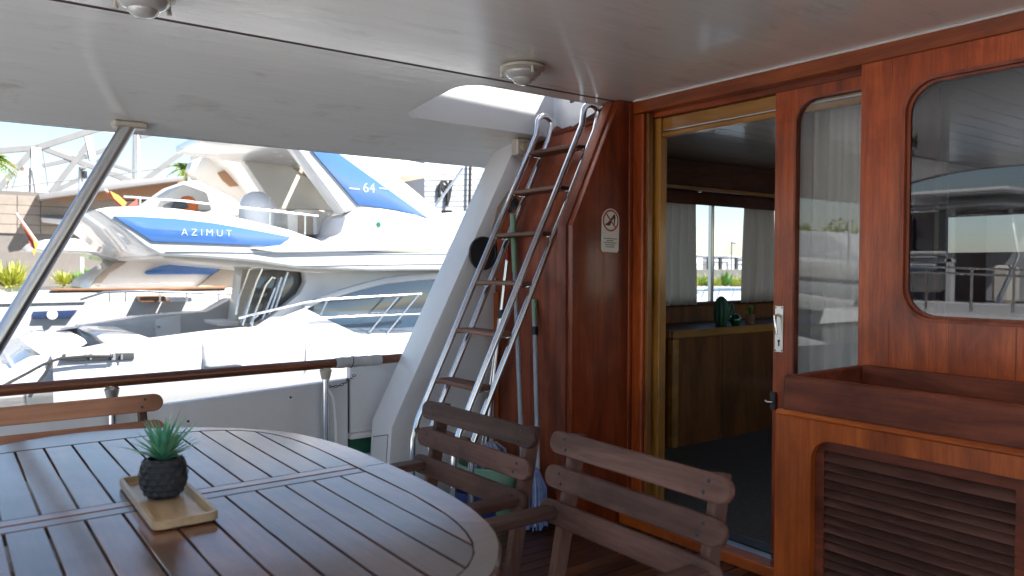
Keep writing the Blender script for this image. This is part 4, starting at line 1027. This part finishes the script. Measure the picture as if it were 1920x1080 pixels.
# far side of the cockpit
PR('cockpit_coaming', 'gel', ya, [(146, 612), (200, 604), (270, 592), (390, 583), (432, 560), (470, 560), (470, 640), (290, 644), (160, 648)], Y1 + 4.0, .6, .05)
PR('coaming_door', 'white', ya, [(291, 600), (339, 590), (339, 630), (293, 634)], Y1 + 3.96, .05, .01)
PR('coaming_locker', 'dark', ya, [(165, 620), (225, 618), (225, 626), (165, 628)], Y1 + 3.97, .05, .01)
PR('door_latch', 'steel', ya, [(290, 611), (300, 611), (300, 615), (290, 615)], Y1 + 3.93, .03, .005)
PR('cockpit_step', 'greypaint', ya, [(405, 604), (448, 602), (448, 612), (410, 612)], Y1 + 2.2, 1.0, .03)
# saloon aft doors and side
PR('saloon_aft_wall', 'gelcream', ya, [(455, 500), (590, 500), (590, 610), (440, 612)], Y1 + 3.2, .6, .03)
PR('aft_glass_door', 'cockglass', ya, [(488, 506), (553, 505), (569, 513), (571, 528), (561, 548), (536, 568), (480, 604), (452, 606)], Y1 + .9, .08, .02)
sd = [(556, 500), (900, 492), (900, 625), (770, 630), (690, 632), (640, 622), (572, 613), (478, 616), (536, 572), (564, 549), (574, 528), (572, 512)]
PR('saloon_side', 'gel', ya, sd, Y1 + .62, .25, .03)
arcp = [(572, 580), (600, 566), (650, 550), (690, 539), (725, 531), (770, 526), (815, 523), (900, 519)]
PR('side_window', 'darkglass', ya, arcp + [(900, 619), (770, 622), (672, 626), (640, 612)], Y1 + .56, .06, .01)
PR('window_brow', 'gel', ya, [(x, y - 9 - (x - 572) * .01) for x, y in arcp] + [(x, y + 1) for x, y in arcp[::-1]], Y1 + .5, .12, .02)
PR('bulwark_cheek', 'gel', ya, [(478, 616), (572, 578), (640, 612), (672, 627), (690, 634), (572, 616)], Y1 + .48, .1, .015)
TB('deck_rail', 'steel', ya, [(447, 596), (472, 590), (572, 567), (620, 561), (700, 556), (790, 551)], Y1 + .2, .022)
TB('lower_rail', 'steel', ya, [(600, 596), (690, 592), (795, 588)], Y1 + .2, .014)
for pts in ([(472, 616), (474, 598), (484, 590)], [(597, 602), (601, 590), (613, 564)], [(692, 623), (747, 556)], [(724, 626), (786, 551)]): TB('rail_stanchion', 'steel', ya, pts, Y1 + .2, .018)
for pts in ([(443, 590), (448, 560), (467, 506), (474, 502), (495, 502)], [(455, 610), (480, 530), (492, 503)], [(470, 608), (498, 535), (510, 520), (516, 522)], [(492, 600), (516, 540)], [(516, 580), (540, 510)], [(505, 590), (528, 520)]): TB('boarding_frame', 'steel', ya, pts, Y1 + .75, .022, 6)
# flybridge overhang
fly = [(176, 393), (205, 388), (260, 387), (330, 391), (430, 404), (540, 430), (612, 455), (660, 470), (900, 474), (900, 506), (700, 508), (560, 503), (480, 491), (380, 483), (300, 479), (272, 464), (230, 430)]
PR('flybridge_deck', 'gel', ya, fly, Y1 + .05, 4.9, .06, 3)
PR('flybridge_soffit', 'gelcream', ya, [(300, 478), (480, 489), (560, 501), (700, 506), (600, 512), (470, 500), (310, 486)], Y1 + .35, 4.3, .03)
PR('deck_ledge', 'gel', ya, [(470, 466), (600, 452), (700, 448), (900, 446), (900, 466), (640, 472), (520, 474)], Y1 - .02, .6, .04)
PR('deck_crease', 'greypaint', ya, [(310, 471.5), (430, 470), (700, 474.5), (900, 474), (900, 475.5), (700, 476.5), (430, 473)], Y1 + .03, .05, .004)
PR('deck_crease', 'greypaint', ya, [(560, 496), (700, 494), (900, 492), (900, 493.5), (700, 496), (560, 498.5)], Y1 + .03, .05, .004)
bg_ = PR('blue_side_panel', 'blueglass', ya, [(213, 405), (260, 406), (330, 410), (400, 418), (470, 430), (545, 444), (522, 462), (400, 457), (286, 453)], Y1 + .02, .05, .008)
def lettering(txt, px, py, Y, size, par, name='lettering', sp=1.0):
    p = aY(px, py, Y); mw = Matrix.Translation(p) @ FACE_STBD; return text_mesh(name, txt, size, 'letter', par, mw, .003, sp)
lettering('AZIMUT', 388, 437, Y1 + .014, .17, bg_, sp=1.55)
# flybridge front, arch, seats
PR('flybridge_front', 'gel', ya, [(618, 454), (640, 438), (649, 405), (674, 388), (720, 391), (780, 402), (850, 428), (900, 445), (900, 462), (640, 462)], Y1 + .25, 4.3, .06, 3)
p = aY(710, 421, Y1 + .25); nl = MB().lathe([(0, .03), (.04, .025), (.06, 0)], (p.x, Y1 + .25, p.z), 16, (0, -1, 0)).build('side_light', 'greenl', ya, 40)
PR('arch_leg', 'gel', ya, [(548, 268), (690, 284), (905, 462), (800, 420), (672, 392), (645, 400)], Y1 + .3, .45, .05, 3)
ap = PR('arch_blue_panel', 'blueglass', ya, [(583, 280), (636, 288), (803, 409), (745, 394), (672, 384)], Y1 + .26, .05, .008)
l6 = lettering('64', 692, 353, Y1 + .256, .28, ap)
for x0, x1 in ((655, 674), (711, 731)): PR('panel_line', 'letter', ap, [(x0, 352), (x1, 354), (x1, 355.4), (x0, 353.4)], Y1 + .25, .02, 0)
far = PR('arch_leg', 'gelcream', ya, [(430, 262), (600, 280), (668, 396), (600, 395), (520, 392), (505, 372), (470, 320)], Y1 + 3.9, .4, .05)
PR('arch_opening', 'beige', far, [(549, 314), (585, 316), (597, 330), (573, 331)], Y1 + 3.86, .05, .01)
PR('arch_opening', 'beige', far, [(538, 392), (600, 392), (600, 398), (538, 399)], Y1 + 3.86, .05, .01)
PR('arch_top', 'gel', ya, [(430, 222), (548, 236), (690, 256), (690, 280), (560, 262), (430, 240)], Y1 + .3, 4.0, .05)
PR('helm_seat', 'gelcream', ya, [(538, 398), (560, 392), (645, 396), (650, 440), (540, 440)], Y1 + 1.4, 2.0, .06)
PR('helm_screen', 'beige', ya, [(560, 404), (590, 402), (590, 440), (560, 440)], Y1 + 1.35, .06, .02)
PR('helm_rib', 'gel', ya, [(588, 400), (596, 400), (596, 440), (588, 440)], Y1 + 1.3, .06, .02)
pd = aY(482, 402, Y1 + 1.6)
dm_ = MB().lathe([(.0, .52), (.12, .5), (.25, .42), (.33, .28), (.36, .1), (.36, -.3), (0, -.3)], (pd.x, Y1 + 1.6, pd.z - .05), 24).build('satellite_dome', 'gel', ya, 50)
TB('fly_rail', 'steel', ya, [(232, 368), (340, 376), (470, 391), (596, 405)], Y1 + .3, .018)
for x, y0, y1 in ((263, 371, 392), (420, 386, 405), (506, 395, 425), (572, 402, 440)): TB('fly_rail_post', 'steel', ya, [(x, y0), (x, y1)], Y1 + .3, .016)
PR('awning', 'canvas', ya, [(678, 288), (735, 295), (800, 308), (866, 318), (845, 325), (800, 329), (745, 328), (712, 312)], Y1 + .7, 3.2, .03)
TB('awning_strut', 'steel', ya, [(868, 316), (812, 393)], Y1 + .8, .035)
TB('awning_strut', 'canvas', ya, [(772, 322), (742, 347)], Y1 + 2, .035)
PR('sun_pad', 'curtainw', ya, [(826, 404), (868, 396), (900, 396), (900, 430), (850, 428)], Y1 + 1.0, 2.5, .05)
# clutter on the flybridge
p = aY(352, 388, Y1 + 2.0)
tag(MB().lathe([(0, -.2), (.14, -.2), (.2, -.05), (.2, .05), (.1, .2), (0, .22)], p, 16).build('life_ring_bag', 'orange', None, 50), 'orange bag lying on the flybridge behind the rail', 'bag')
tag(PR('deck_locker', 'dark', None, [(318, 382), (330, 376), (350, 378), (355, 390), (320, 391)], Y1 + 1.6, .6, .03), 'dark equipment box on the flybridge behind the rail', 'box')
tag(PR('folded_canvas', 'canvas', None, [(268, 392), (300, 372), (345, 344), (390, 360), (400, 396)], Y1 + 3.0, 1.4, .08), 'pale folded canvas cover on the flybridge', 'cover')

# ---------------- second white yacht behind
Y2 = 21.0
yb = thing('motor_yacht', 'white yacht behind the nearer one, beige covers and teak rail', 'yacht', (0, 0, 0))
top = [(-140, 566), (-40, 556), (0, 552), (60, 547), (130, 545), (260, 544), (420, 541), (520, 538), (640, 535)]
hm = MB(); 
def hc2(dpx, Y, z=None): return [(aY(x, y + dpx, Y2).x, Y, aY(x, y + dpx, Y2).z if z is None else z) for x, y in top]
Hc = [hc2(0, Y2 + .4), hc2(0, Y2 + .1), hc2(6, Y2), hc2(50, Y2), hc2(90, Y2 + .15), hc2(0, Y2 + .5, WL - .1)]
hm.loft(Hc); Hf = [[(p[0], 2 * (Y2 + 2.4) - p[1], p[2]) for p in c] for c in Hc]; hm.loft(Hf); hm.loft([[c[0] for c in Hc], [c[0] for c in Hf]]); hm.loft([Hc[0], Hf[0]])
hm.build('hull', 'gel', yb, 40)
PR('teak_rail', 'teakfar', yb, [(95, 541), (260, 540), (425, 537), (425, 541), (260, 544), (95, 545)], Y2 - .02, .3, .01)
nb = PR('hull_stripe', 'navy', yb, [(62, 584), (146, 581), (132, 597), (62, 598)], Y2 - .05, .06, .01)
p = aY(98, 590, Y2 - .06); MB().lathe([(0, 0), (.11, 0), (.11, .02), (0, .03)], (p.x, Y2 - .05, p.z), 20, (0, -1, 0)).build('porthole', 'greypaint', nb, 40)
PR('hull_line', 'dark', yb, [(-100, 572), (160, 566), (160, 567.5), (-100, 573.6)], Y2 - .04, .05, .004)
PR('deckhouse', 'gelcream', yb, [(165, 542), (172, 528), (238, 488), (280, 482), (420, 484), (462, 498), (440, 520), (366, 545)], Y2 + .8, 3.4, .05)
PR('beige_cover', 'beige', yb, [(168, 540), (182, 520), (215, 492), (238, 492), (205, 512), (182, 541)], Y2 + .74, .2, .02)
PR('beige_cover', 'beige', yb, [(362, 545), (392, 520), (420, 500), (436, 503), (461, 512), (440, 536), (424, 548)], Y2 + .7, .3, .02)
PR('cabin_window', 'blueglass', yb, [(271, 512), (275, 507), (300, 499), (330, 494), (418, 499), (400, 515), (276, 515)], Y2 + .72, .1, .01)
PR('upper_deck', 'gel', yb, [(62, 468), (82, 449), (140, 447), (186, 457), (215, 474), (300, 478), (470, 488), (470, 500), (420, 490), (280, 489), (238, 490), (180, 473)], Y2 + .3, 4.2, .05)
PR('side_wing', 'gel', yb, [(176, 440), (185, 428), (215, 420), (246, 446), (276, 470), (262, 487), (238, 486), (200, 470)], Y2 + .5, .5, .06)
PR('radar_arch', 'gelcream', yb, [(355, 318), (362, 300), (400, 285), (440, 292), (500, 330), (540, 400), (440, 385), (400, 360), (372, 340)], Y2 + 2.0, .6, .08)
PR('arch_window', 'brownsoffit', yb, [(408, 324), (428, 317), (446, 330), (465, 347), (432, 350), (418, 338)], Y2 + 1.95, .1, .02)
PR('hardtop', 'gel', yb, [(398, 274), (425, 270), (462, 300), (520, 380), (500, 385), (440, 318), (404, 290)], Y2 + 1.2, 2.6, .08)
PR('upper_canopy', 'gelcream', yb, [(262, 395), (300, 372), (345, 340), (372, 338), (440, 372), (470, 400)], Y2 + .8, 2.4, .08)
TB('deck_rail', 'steel', yb, [(150, 562), (195, 548), (260, 546), (442, 551)], Y2 - .6, .03); TB('deck_rail', 'steel', yb, [(175, 533), (362, 531)], Y2 + .3, .02)
for x in (205, 235, 300, 350, 410): TB('rail_post', 'steel', yb, [(x, 546), (x, 566)], Y2 - .6, .025)
PR('deck_box', 'teakfar', yb, [(262, 556), (310, 554), (312, 566), (264, 567)], Y2 - .5, .8, .02); PR('deck_box', 'greypaint', yb, [(318, 556), (360, 554), (360, 566), (318, 566)], Y2 - .5, .8, .02)
# flag on the stern of the second yacht
fg = thing('ensign', 'red and yellow flag hanging from its slanted staff, far left', 'flag', (0, 0, 0))
TB('staff', 'trusswhite', fg, [(30, 400), (72, 458)], Y2 + .2, .03)
def cloth(name, mat, par, pts, Y):
    o = PR(name, mat, par, pts, Y, .04, 0); return o
cloth('red_band', 'flagred', fg, [(35, 408), (45, 424), (64, 452), (66, 468), (58, 462), (48, 436)], Y2 + .15)
cloth('yellow_band', 'flagyel', fg, [(45, 424), (62, 448), (72, 458), (64, 480), (60, 468), (66, 466), (62, 450)], Y2 + .10)
fg2 = thing('ensign', 'red and yellow flag hanging behind the raked pole', 'flag', (0, 0, 0))
TB('staff', 'trusswhite', fg2, [(196, 355), (240, 392)], Y2 + 4, .03)
cloth('red_band', 'flagred', fg2, [(198, 357), (210, 362), (238, 388), (258, 372), (258, 394), (228, 394)], Y2 + 3.95); cloth('yellow_band', 'flagyel', fg2, [(206, 358), (222, 366), (238, 380), (232, 388), (214, 372)], Y2 + 3.9)

# ---------------- buildings and steelwork ashore
def ground(p): return (p[0], p[1], -.28)
bd = thing('stone_building', 'low stone clad harbour building behind the yachts at left', 'building', (0, 0, 0))
YB = 46.0
p0, p1 = aY(-160, 366, YB), aY(232, 372, YB)
BX('concrete_wall', 'stonegrey', bd, (p0.x, YB + .05, -.28), (p1.x + 8, YB + 6, p1.z + .1), 0)
rows = [366, 385, 402, 421, 438]; cols = [-120, -44, 32, 76, 152, 228, 312]
for r_ in range(len(rows) - 1):
    for c_ in range(len(cols) - 1):
        a, b = aY(cols[c_], rows[r_], YB), aY(cols[c_ + 1], rows[r_ + 1], YB); zt, zb = aY(32, rows[r_], YB).z, aY(32, rows[r_ + 1], YB).z
        BX('stone_panel', 'stone', bd, (a.x + .01, YB - .03 + .006 * ((r_ + c_) % 2), zb + .01), (b.x - .01, YB + .05, zt - .01), .008)
PR('roof_slab', 'truss', bd, [(72, 364), (160, 351), (230, 338), (345, 330), (345, 338), (232, 352), (165, 362), (75, 374)], YB - 1.5, 6, .03)
PR('soffit', 'brownsoffit', bd, [(78, 373), (165, 362), (230, 352), (345, 338), (345, 372), (80, 376)], YB - .3, 4, 0)
PR('white_canopy', 'trusswhite', bd, [(78, 408), (130, 412), (130, 422), (80, 416)], YB - .6, .6, .02)
tr_ = thing('steel_truss', 'pale steel truss frame rising behind the harbour building', 'truss', (0, 0, 0))
YT = 58.0
def beam(a, b, w, mat='truss', dY=0): MB().bar(aY(*a, YT + dY), aY(*b, YT + dY), w, w * 1.2, (0, 1, 0), .01).build('beam', mat, tr_)
for a, b, w, m_ in (((-40, 286), (70, 277), .36, 'truss'), ((70, 277), (200, 236), .40, 'truss'), ((80, 278), (250, 342), .32, 'truss'), ((-10, 362), (62, 281), .36, 'truss'), ((67, 278), (66, 372), .52, 'trusswhite'),
                    ((164, 256), (174, 302), .40, 'trusswhite'), ((95, 362), (166, 270), .34, 'truss'), ((80, 311), (160, 294), .26, 'truss'), ((160, 294), (232, 268), .3, 'truss'), ((188, 242), (232, 252), .34, 'trusswhite'),
                    ((262, 256), (318, 244), .3, 'truss'), ((252, 250), (251, 345), .18, 'truss'), ((259, 250), (260, 345), .2, 'trusswhite'), ((268, 340), (382, 256), .34, 'truss'), ((100, 360), (160, 330), .3, 'truss'), ((80, 280), (150, 292), .25, 'trusswhite'),
                    ((10, 336), (22, 366), .32, 'trusswhite'), ((170, 296), (250, 322), .22, 'truss'), ((0, 300), (45, 318), .22, 'teakfar'), ((54, 315), (54, 368), .22, 'trusswhite'), ((215, 325), (250, 340), .25, 'truss')): beam(a, b, w, m_)
for pts in ([(-20, 356), (60, 346), (200, 330), (300, 316)], [(80, 285), (90, 350)], [(40, 300), (22, 355)]): TB('tie_cable', 'truss', tr_, pts, YT - 1, .04, 5)
lpst = thing('quay_lamp_post', 'slim pale lamp post standing before the stone building', 'lamp post', (0, 0, 0))
TB('pole', 'trusswhite', lpst, [(151, 318), (153, 500), (153, 540)], 38, .09); MB().box(tuple(aY(147, 318, 38)), tuple(aY(162, 312, 37.6)), .02).build('lamp_head', 'truss', lpst); PR('fitting', 'darkm', lpst, [(156, 320), (164, 320), (164, 333), (156, 333)], 37.8, .3, .02)
# facade with sign at the right of the yachts
fc = thing('sign_building', 'grey boarded building with large dark emblem, behind the yacht arch', 'building', (0, 0, 0))
YF = 34.5
PR('facade', 'signgrey', fc, [(796, 300), (960, 300), (960, 420), (796, 420)], YF, 5, .02)
for i in range(9): PR('board_line', 'truss', fc, [(796, 318 + i * 10), (960, 314 + i * 10), (960, 314.8 + i * 10), (796, 318.8 + i * 10)], YF - .02, .05, 0)
TB('emblem_loop', 'black', fc, [(826, 372), (824, 360), (825, 346), (829, 340), (835, 340), (839, 346), (840, 358), (838, 378)], YF - .15, .09, 6)
TB('emblem_stroke', 'black', fc, [(848, 338), (842, 372), (838, 386)], YF - .15, .09, 6); TB('emblem_stroke', 'black', fc, [(827, 350), (833, 362), (840, 350), (845, 338)], YF - .15, .07, 6)
for x in (829, 834, 839, 844): TB('small_letter', 'black', fc, [(x, 395), (x + 2.5, 395), (x + 2.5, 401), (x, 401), (x, 395)], YF - .15, .045, 5)
TB('down_pipe', 'black', fc, [(882, 300), (880, 400)], YF - .2, .08)
sh = tag(PR('timber_kiosk', 'brownsoffit', None, [(716, 322), (800, 322), (800, 404), (760, 404), (716, 360)], 33.6 + 3, 3, .03), 'brown timber kiosk half hidden behind the yacht arch', 'kiosk')

# ---------------- plants ashore
def blades(n, r, h, seed, w=.05, droop=.5):
    rnd = random.Random(seed); mb = MB()
    for i in range(n):
        a = rnd.uniform(0, 6.283); t = rnd.uniform(.1, 1.25); L = h * rnd.uniform(.6, 1.1); d = Vector((math.cos(a), math.sin(a), 0)); s = Vector((-math.sin(a), math.cos(a), 0)) * w
        b = d * rnd.uniform(0, .25 * r); p = [b]
        for k in (1, 2, 3): f = k / 3; p.append(b + d * (L * math.sin(t) * f) + Vector((0, 0, L * math.cos(t) * f - droop * h * f * f * math.sin(t) * .5)))
        ws = (1, 1, .7, .08); vs = []
        for q_, ww in zip(p, ws): vs += [q_ - s * ww, q_ + s * ww]
        mb.add(vs, [(0, 1, 3, 2), (2, 3, 5, 4), (4, 5, 7, 6)])
    return mb
def shrub(px, py, Y, hpx, mat, label, seed, n=220):
    base = aY(px, py, Y); h = (base - aY(px, py - hpx, Y)).length
    t = thing('spiky_shrub', label, 'shrub', base, 'spiky shrubs along the quay')
    f = blades(n, h, h * 1.05, seed, h * .035).build('foliage', mat, t); MB().tube([(0, 0, min(-.05, -.28 - base.z)), (0, 0, .2 * h)], .08 * h, 8).build('stem', 'bark', t, 40)
    return t
shrub(20, 538, 35.5, 52, 'grass', 'large yellow green spiky shrub at the far left quay edge', 1, 320)
shrub(120, 534, 35.5, 30, 'grass', 'small yellow spiky shrub right of the raked pole', 2)
shrub(163, 532, 35.2, 32, 'grass2', 'small green spiky shrub beside the lamp post', 3)
shrub(145, 534, 35.8, 26, 'grass2', 'low green spiky shrub between two yellow ones', 4)
def palm(px, py, Y, rpx, label, seed, n=26):
    rnd = random.Random(seed); c = aY(px, py, Y); rr = (c - aY(px + rpx, py, Y)).length
    t = thing('palm_tree', label, 'palm', (c.x, c.y, -.28))
    h = c.z + .28; MB().tube([(0, 0, 0), (.1, 0, h * .5), (0, 0, h)], [.28, .22, .2], 10).build('trunk', 'bark', t, 40)
    mb = MB()
    for i in range(n):
        a = rnd.uniform(0, 6.283); el = rnd.uniform(-.3, 1.2); L = rr * rnd.uniform(.85, 1.15); d = Vector((math.cos(a), math.sin(a), 0)); s = Vector((-math.sin(a), math.cos(a), 0))
        pts = [Vector((0, 0, h)) + d * (L * f * math.cos(el)) + Vector((0, 0, L * f * math.sin(el) - L * .7 * f * f)) for f in [k / 9 for k in range(10)]]
        for k in range(1, 10):
            p_ = pts[k]; tg = (pts[k] - pts[k - 1]).normalized()
            for sd_ in (-1, 1):
                ln = L * .32 * math.sin(math.pi * (k / 10) ** .7 + .15); tip = p_ + (s * sd_ * .75 + tg * .6 + Vector((0, 0, -.35))).normalized() * ln
                wv = tg * L * .035; mb.add([p_ - wv, p_ + wv, tip], [(0, 1, 2)])
        mb.tube(pts, [.035 * (1.1 - k / 9) + .005 for k in range(10)], 4)
    mb.build('crown', 'palm', t); return t
palm(345, 318, 50, 42, 'palm tree crown above the flybridge behind the steel truss', 3); palm(-22, 300, 44, 60, 'palm fronds reaching in at the left edge', 5, 30)

# ---------------- quay seen through the saloon window
qw = thing('quay_fence', 'dark low wall with fence posts seen through the saloon window', 'fence', (0, 0, 0)); YQ = 40.0
a, b = aY(1240, 505, YQ), aY(1450, 505, YQ)
BX('low_wall', 'stonegrey', qw, (a.x - 6, YQ, -.28), (b.x + 10, YQ + .4, a.z), .02)
for i in range(9):
    x = a.x + (b.x - a.x) * i / 8 + .3 * (i % 2); BX('fence_post', 'dark', qw, (x, YQ + .1, a.z), (x + .28, YQ + .3, a.z + 1.0), .01)
for dz in (.35, .95): MB().tube([(a.x - 5, YQ + .2, a.z + dz), (b.x + 9, YQ + .2, a.z + dz)], .025, 5).build('fence_wire', 'dark', qw)
for i in range(12):
    px = 1270 + i * 15; shrub(px, 536 + (i % 3), 37.5, (26, 20, 30, 22)[i % 4], 'grass' if i % 3 else 'grass2', f'{("yellow" if i % 3 else "green")} spiky shrub, {("first second third fourth fifth sixth seventh eighth ninth tenth eleventh twelfth".split())[i]} from left in the hedge outside the saloon window', 20 + i, 140)
YW = 70
for i, (x0, x1, yt) in enumerate(((1300, 1318, 478), (1340, 1362, 490), (1366, 1384, 482), (1384, 1400, 494), (1404, 1440, 486))):
    u, v = aY(x0, yt, YW + i), aY(x1, yt, YW + i); t = thing('distant_building', ['pale narrow tower far beyond the fence, left of the mullion', 'low pale block far beyond the fence beside the mullion', 'pale block with step far beyond the fence', 'small pale hut far beyond the fence', 'wide pale block far beyond the fence, by the curtain'][i], 'building', (0, 0, 0), 'distant pale buildings')
    BX('wall', 'trusswhite', t, (u.x, YW + i, -.28), (v.x, YW + i + 8, u.z), .05); BX('roof', 'greypaint', t, (u.x - .2, YW + i - .2, u.z), (v.x + .2, YW + i + 8, u.z + .25), .03)
ml = thing('mast_lamp', 'thin lamp mast far beyond the saloon window', 'lamp post', (0, 0, 0)); TB('mast', 'truss', ml, [(1372, 454), (1371, 520)], 60, .09); TB('arm', 'truss', ml, [(1372, 455), (1379, 456)], 60, .12)
sb_ = thing('white_cruiser', 'white cruiser deck with rails just outside the saloon window', 'boat', (0, 0, 0))
YS = 24
PR('deck', 'gel', sb_, [(1150, 552), (1300, 548), (1420, 546), (1600, 542), (1600, 600), (1150, 640)], YS, 4, .05); PR('cabin', 'gel', sb_, [(1240, 553), (1262, 540), (1400, 538), (1420, 549)], YS + 1, 2, .05); PR('cabin_glass', 'darkglass', sb_, [(1256, 551), (1268, 543), (1396, 541), (1404, 549)], YS + .95, .1, .01)
PR('hull', 'gel', sb_, [(1150, 600), (1600, 560), (1600, 640), (1150, 680)], YS + .05, 3.9, .05)
TB('rail', 'steel', sb_, [(1270, 556), (1330, 540), (1390, 541), (1500, 538)], YS - .05, .03)
for x in (1300, 1316, 1345, 1372): TB('rail_post', 'steel', sb_, [(x, 558), (x + 6, 542)], YS - .05, .02)

# ---------------- boats astern, seen as reflections in the glass
rb = thing('sedan_cruiser', 'white cruiser with framed wheelhouse astern, reflected in the cabin window', 'boat', (0, 0, 0))
XR = -8.0
def FRONT(name, mat, y0, y1, z0, z1, x0=XR, dx=.12, ch=.02): return BX(name, mat, rb, (x0 - dx, y0, z0), (x0, y1, z1), ch)
MB().loft([[(XR + .9, 3.6, z_) for z_ in (-.2, .25)]] and [[(XR + .3, 2.2, WL), (XR + .3, 7.6, WL)], [(XR + .9, 1.8, .15), (XR + .9, 8.0, .15)], [(XR + .7, 1.8, .45), (XR + .7, 8.0, .45)], [(XR - 8, 1.8, .5), (XR - 8, 8.0, .5)], [(XR - 8, 2.2, WL), (XR - 8, 7.6, WL)]]).build('hull', 'gel', rb, 30)
FRONT('hardtop', 'gel', 5.0, 7.2, 2.40, 2.50, XR + .5, 3.5, .04); FRONT('hardtop_edge', 'gel', 5.15, 7.1, 2.22, 2.30, XR + .2, 3.2, .03)
for yy in (6.02, 7.0): FRONT('post', 'gel', yy, yy + .12, .45, 2.25)
FRONT('sill', 'gel', 6.0, 7.2, 1.28, 1.38); FRONT('coaming', 'gel', 4.6, 7.3, .42, .62, XR + .3, .5); FRONT('vinyl_side', 'signgrey', 4.0, 6.0, .6, 2.2, XR - 1.2, .05); FRONT('wheelhouse_glass', 'darkglass', 6.1, 7.0, 1.4, 2.2, XR - .3, .03)
FRONT('inner_bulkhead', 'navy', 3.8, 7.2, .5, 2.2, XR - 2.0, .1); FRONT('seat', 'gelcream', 6.5, 7.05, .75, 1.15, XR - .4, .5, .06); FRONT('seat', 'gelcream', 5.3, 5.6, .6, 1.25, XR - .4, .4, .06)
MB().tube([(XR + .05, 6.98, 2.1), (XR + .05, 6.98, 1.55), (XR + .05, 6.85, 1.45), (XR + .05, 6.1, 1.45)], .04, 8).build('window_bar', 'gel', rb, 50)
for zz in (1.05, 1.15): MB().tube([(XR + .3, 4.4, zz), (XR + .3, 7.2, zz + .1)], .02, 6).build('rail', 'steel', rb, 50)
for yy in (5.0, 5.6, 6.3, 6.9): MB().tube([(XR + .3, yy, .5), (XR + .3, yy, 1.22)], .02, 6).build('rail_post', 'steel', rb, 50)
for yy in (4.8, 5.4): MB().tube([(XR - .6, yy, 2.35), (XR - .3, yy - .25, 1.4), (XR + .1, yy - .1, .6)], .03, 6).build('support_pole', 'steel', rb, 50)
rc = thing('bow_yacht', 'white yacht bow with grey band astern, reflected in the door glass', 'yacht', (0, 0, 0)); XQ = -9.0
def BAND(name, mat, z0a, z1a, z0b, z1b, off=0): MB().prism([(XQ + off, 7.4, z0b), (XQ + off, 7.4, z1b), (XQ + off, 11, z1a), (XQ + off, 11, z0a)], (-9, 0, 0)).build(name, mat, rc, bevel=.05)
BAND('topsides', 'gel', 1.1, 1.55, .85, 1.15, .05); BAND('grey_band', 'signgrey', .75, 1.1, .45, .85); BAND('lower_hull', 'gel', .35, .75, .2, .45, .04); BAND('hull_window', 'navy', -.1, .35, -.6, .2, -.02); BAND('bottom', 'gel', WL, -.1, WL, -.6)
MB().prism([(XQ - 1, 8.6, 1.3), (XQ - 1, 9.6, 2.0), (XQ - 1, 11, 2.1), (XQ - 1, 11, 1.3)], (-4, 0, 0)).build('cover', 'signgrey', rc, bevel=.1)
MB().tube([(XQ, 8.5, 1.2), (XQ, 8.5, 3.4)], .025, 6).build('mast', 'trusswhite', rc, 50)
BX('far_shore', 'quay', None, (-130, -40, WL - 1), (-60, 120, -.6), 0); tag(bpy.data.objects['far_shore'], kind='structure')
for i in range(7):
    rnd = random.Random(50 + i); c = Vector((-64 - 3 * i, 30 + 7 * i, -.6)); t = thing('shore_tree', f'grey green tree astern reflected in the door glass, {("nearest second third fourth fifth sixth farthest".split())[i]} of the row', 'tree', c, 'trees on the shore astern')
    MB().tube([(0, 0, 0), (.1, 0, 2), (0, .1, 4)], [.3, .22, .1], 8).build('trunk', 'bark', t, 40); mb = MB()
    for k in range(500):
        d = Vector((rnd.gauss(0, 1), rnd.gauss(0, 1), rnd.gauss(0, .8))); d = d.normalized() * (rnd.random() ** .4) * 2.6; p = d + Vector((0, 0, 4.3)); u = Vector((rnd.uniform(-1, 1), rnd.uniform(-1, 1), rnd.uniform(-1, 1))).normalized() * .3; v = u.orthogonal().normalized() * .22
        mb.add([p - u, p + v, p + u, p - v], [(0, 1, 2, 3)])
    mb.build('crown', 'palm', t)
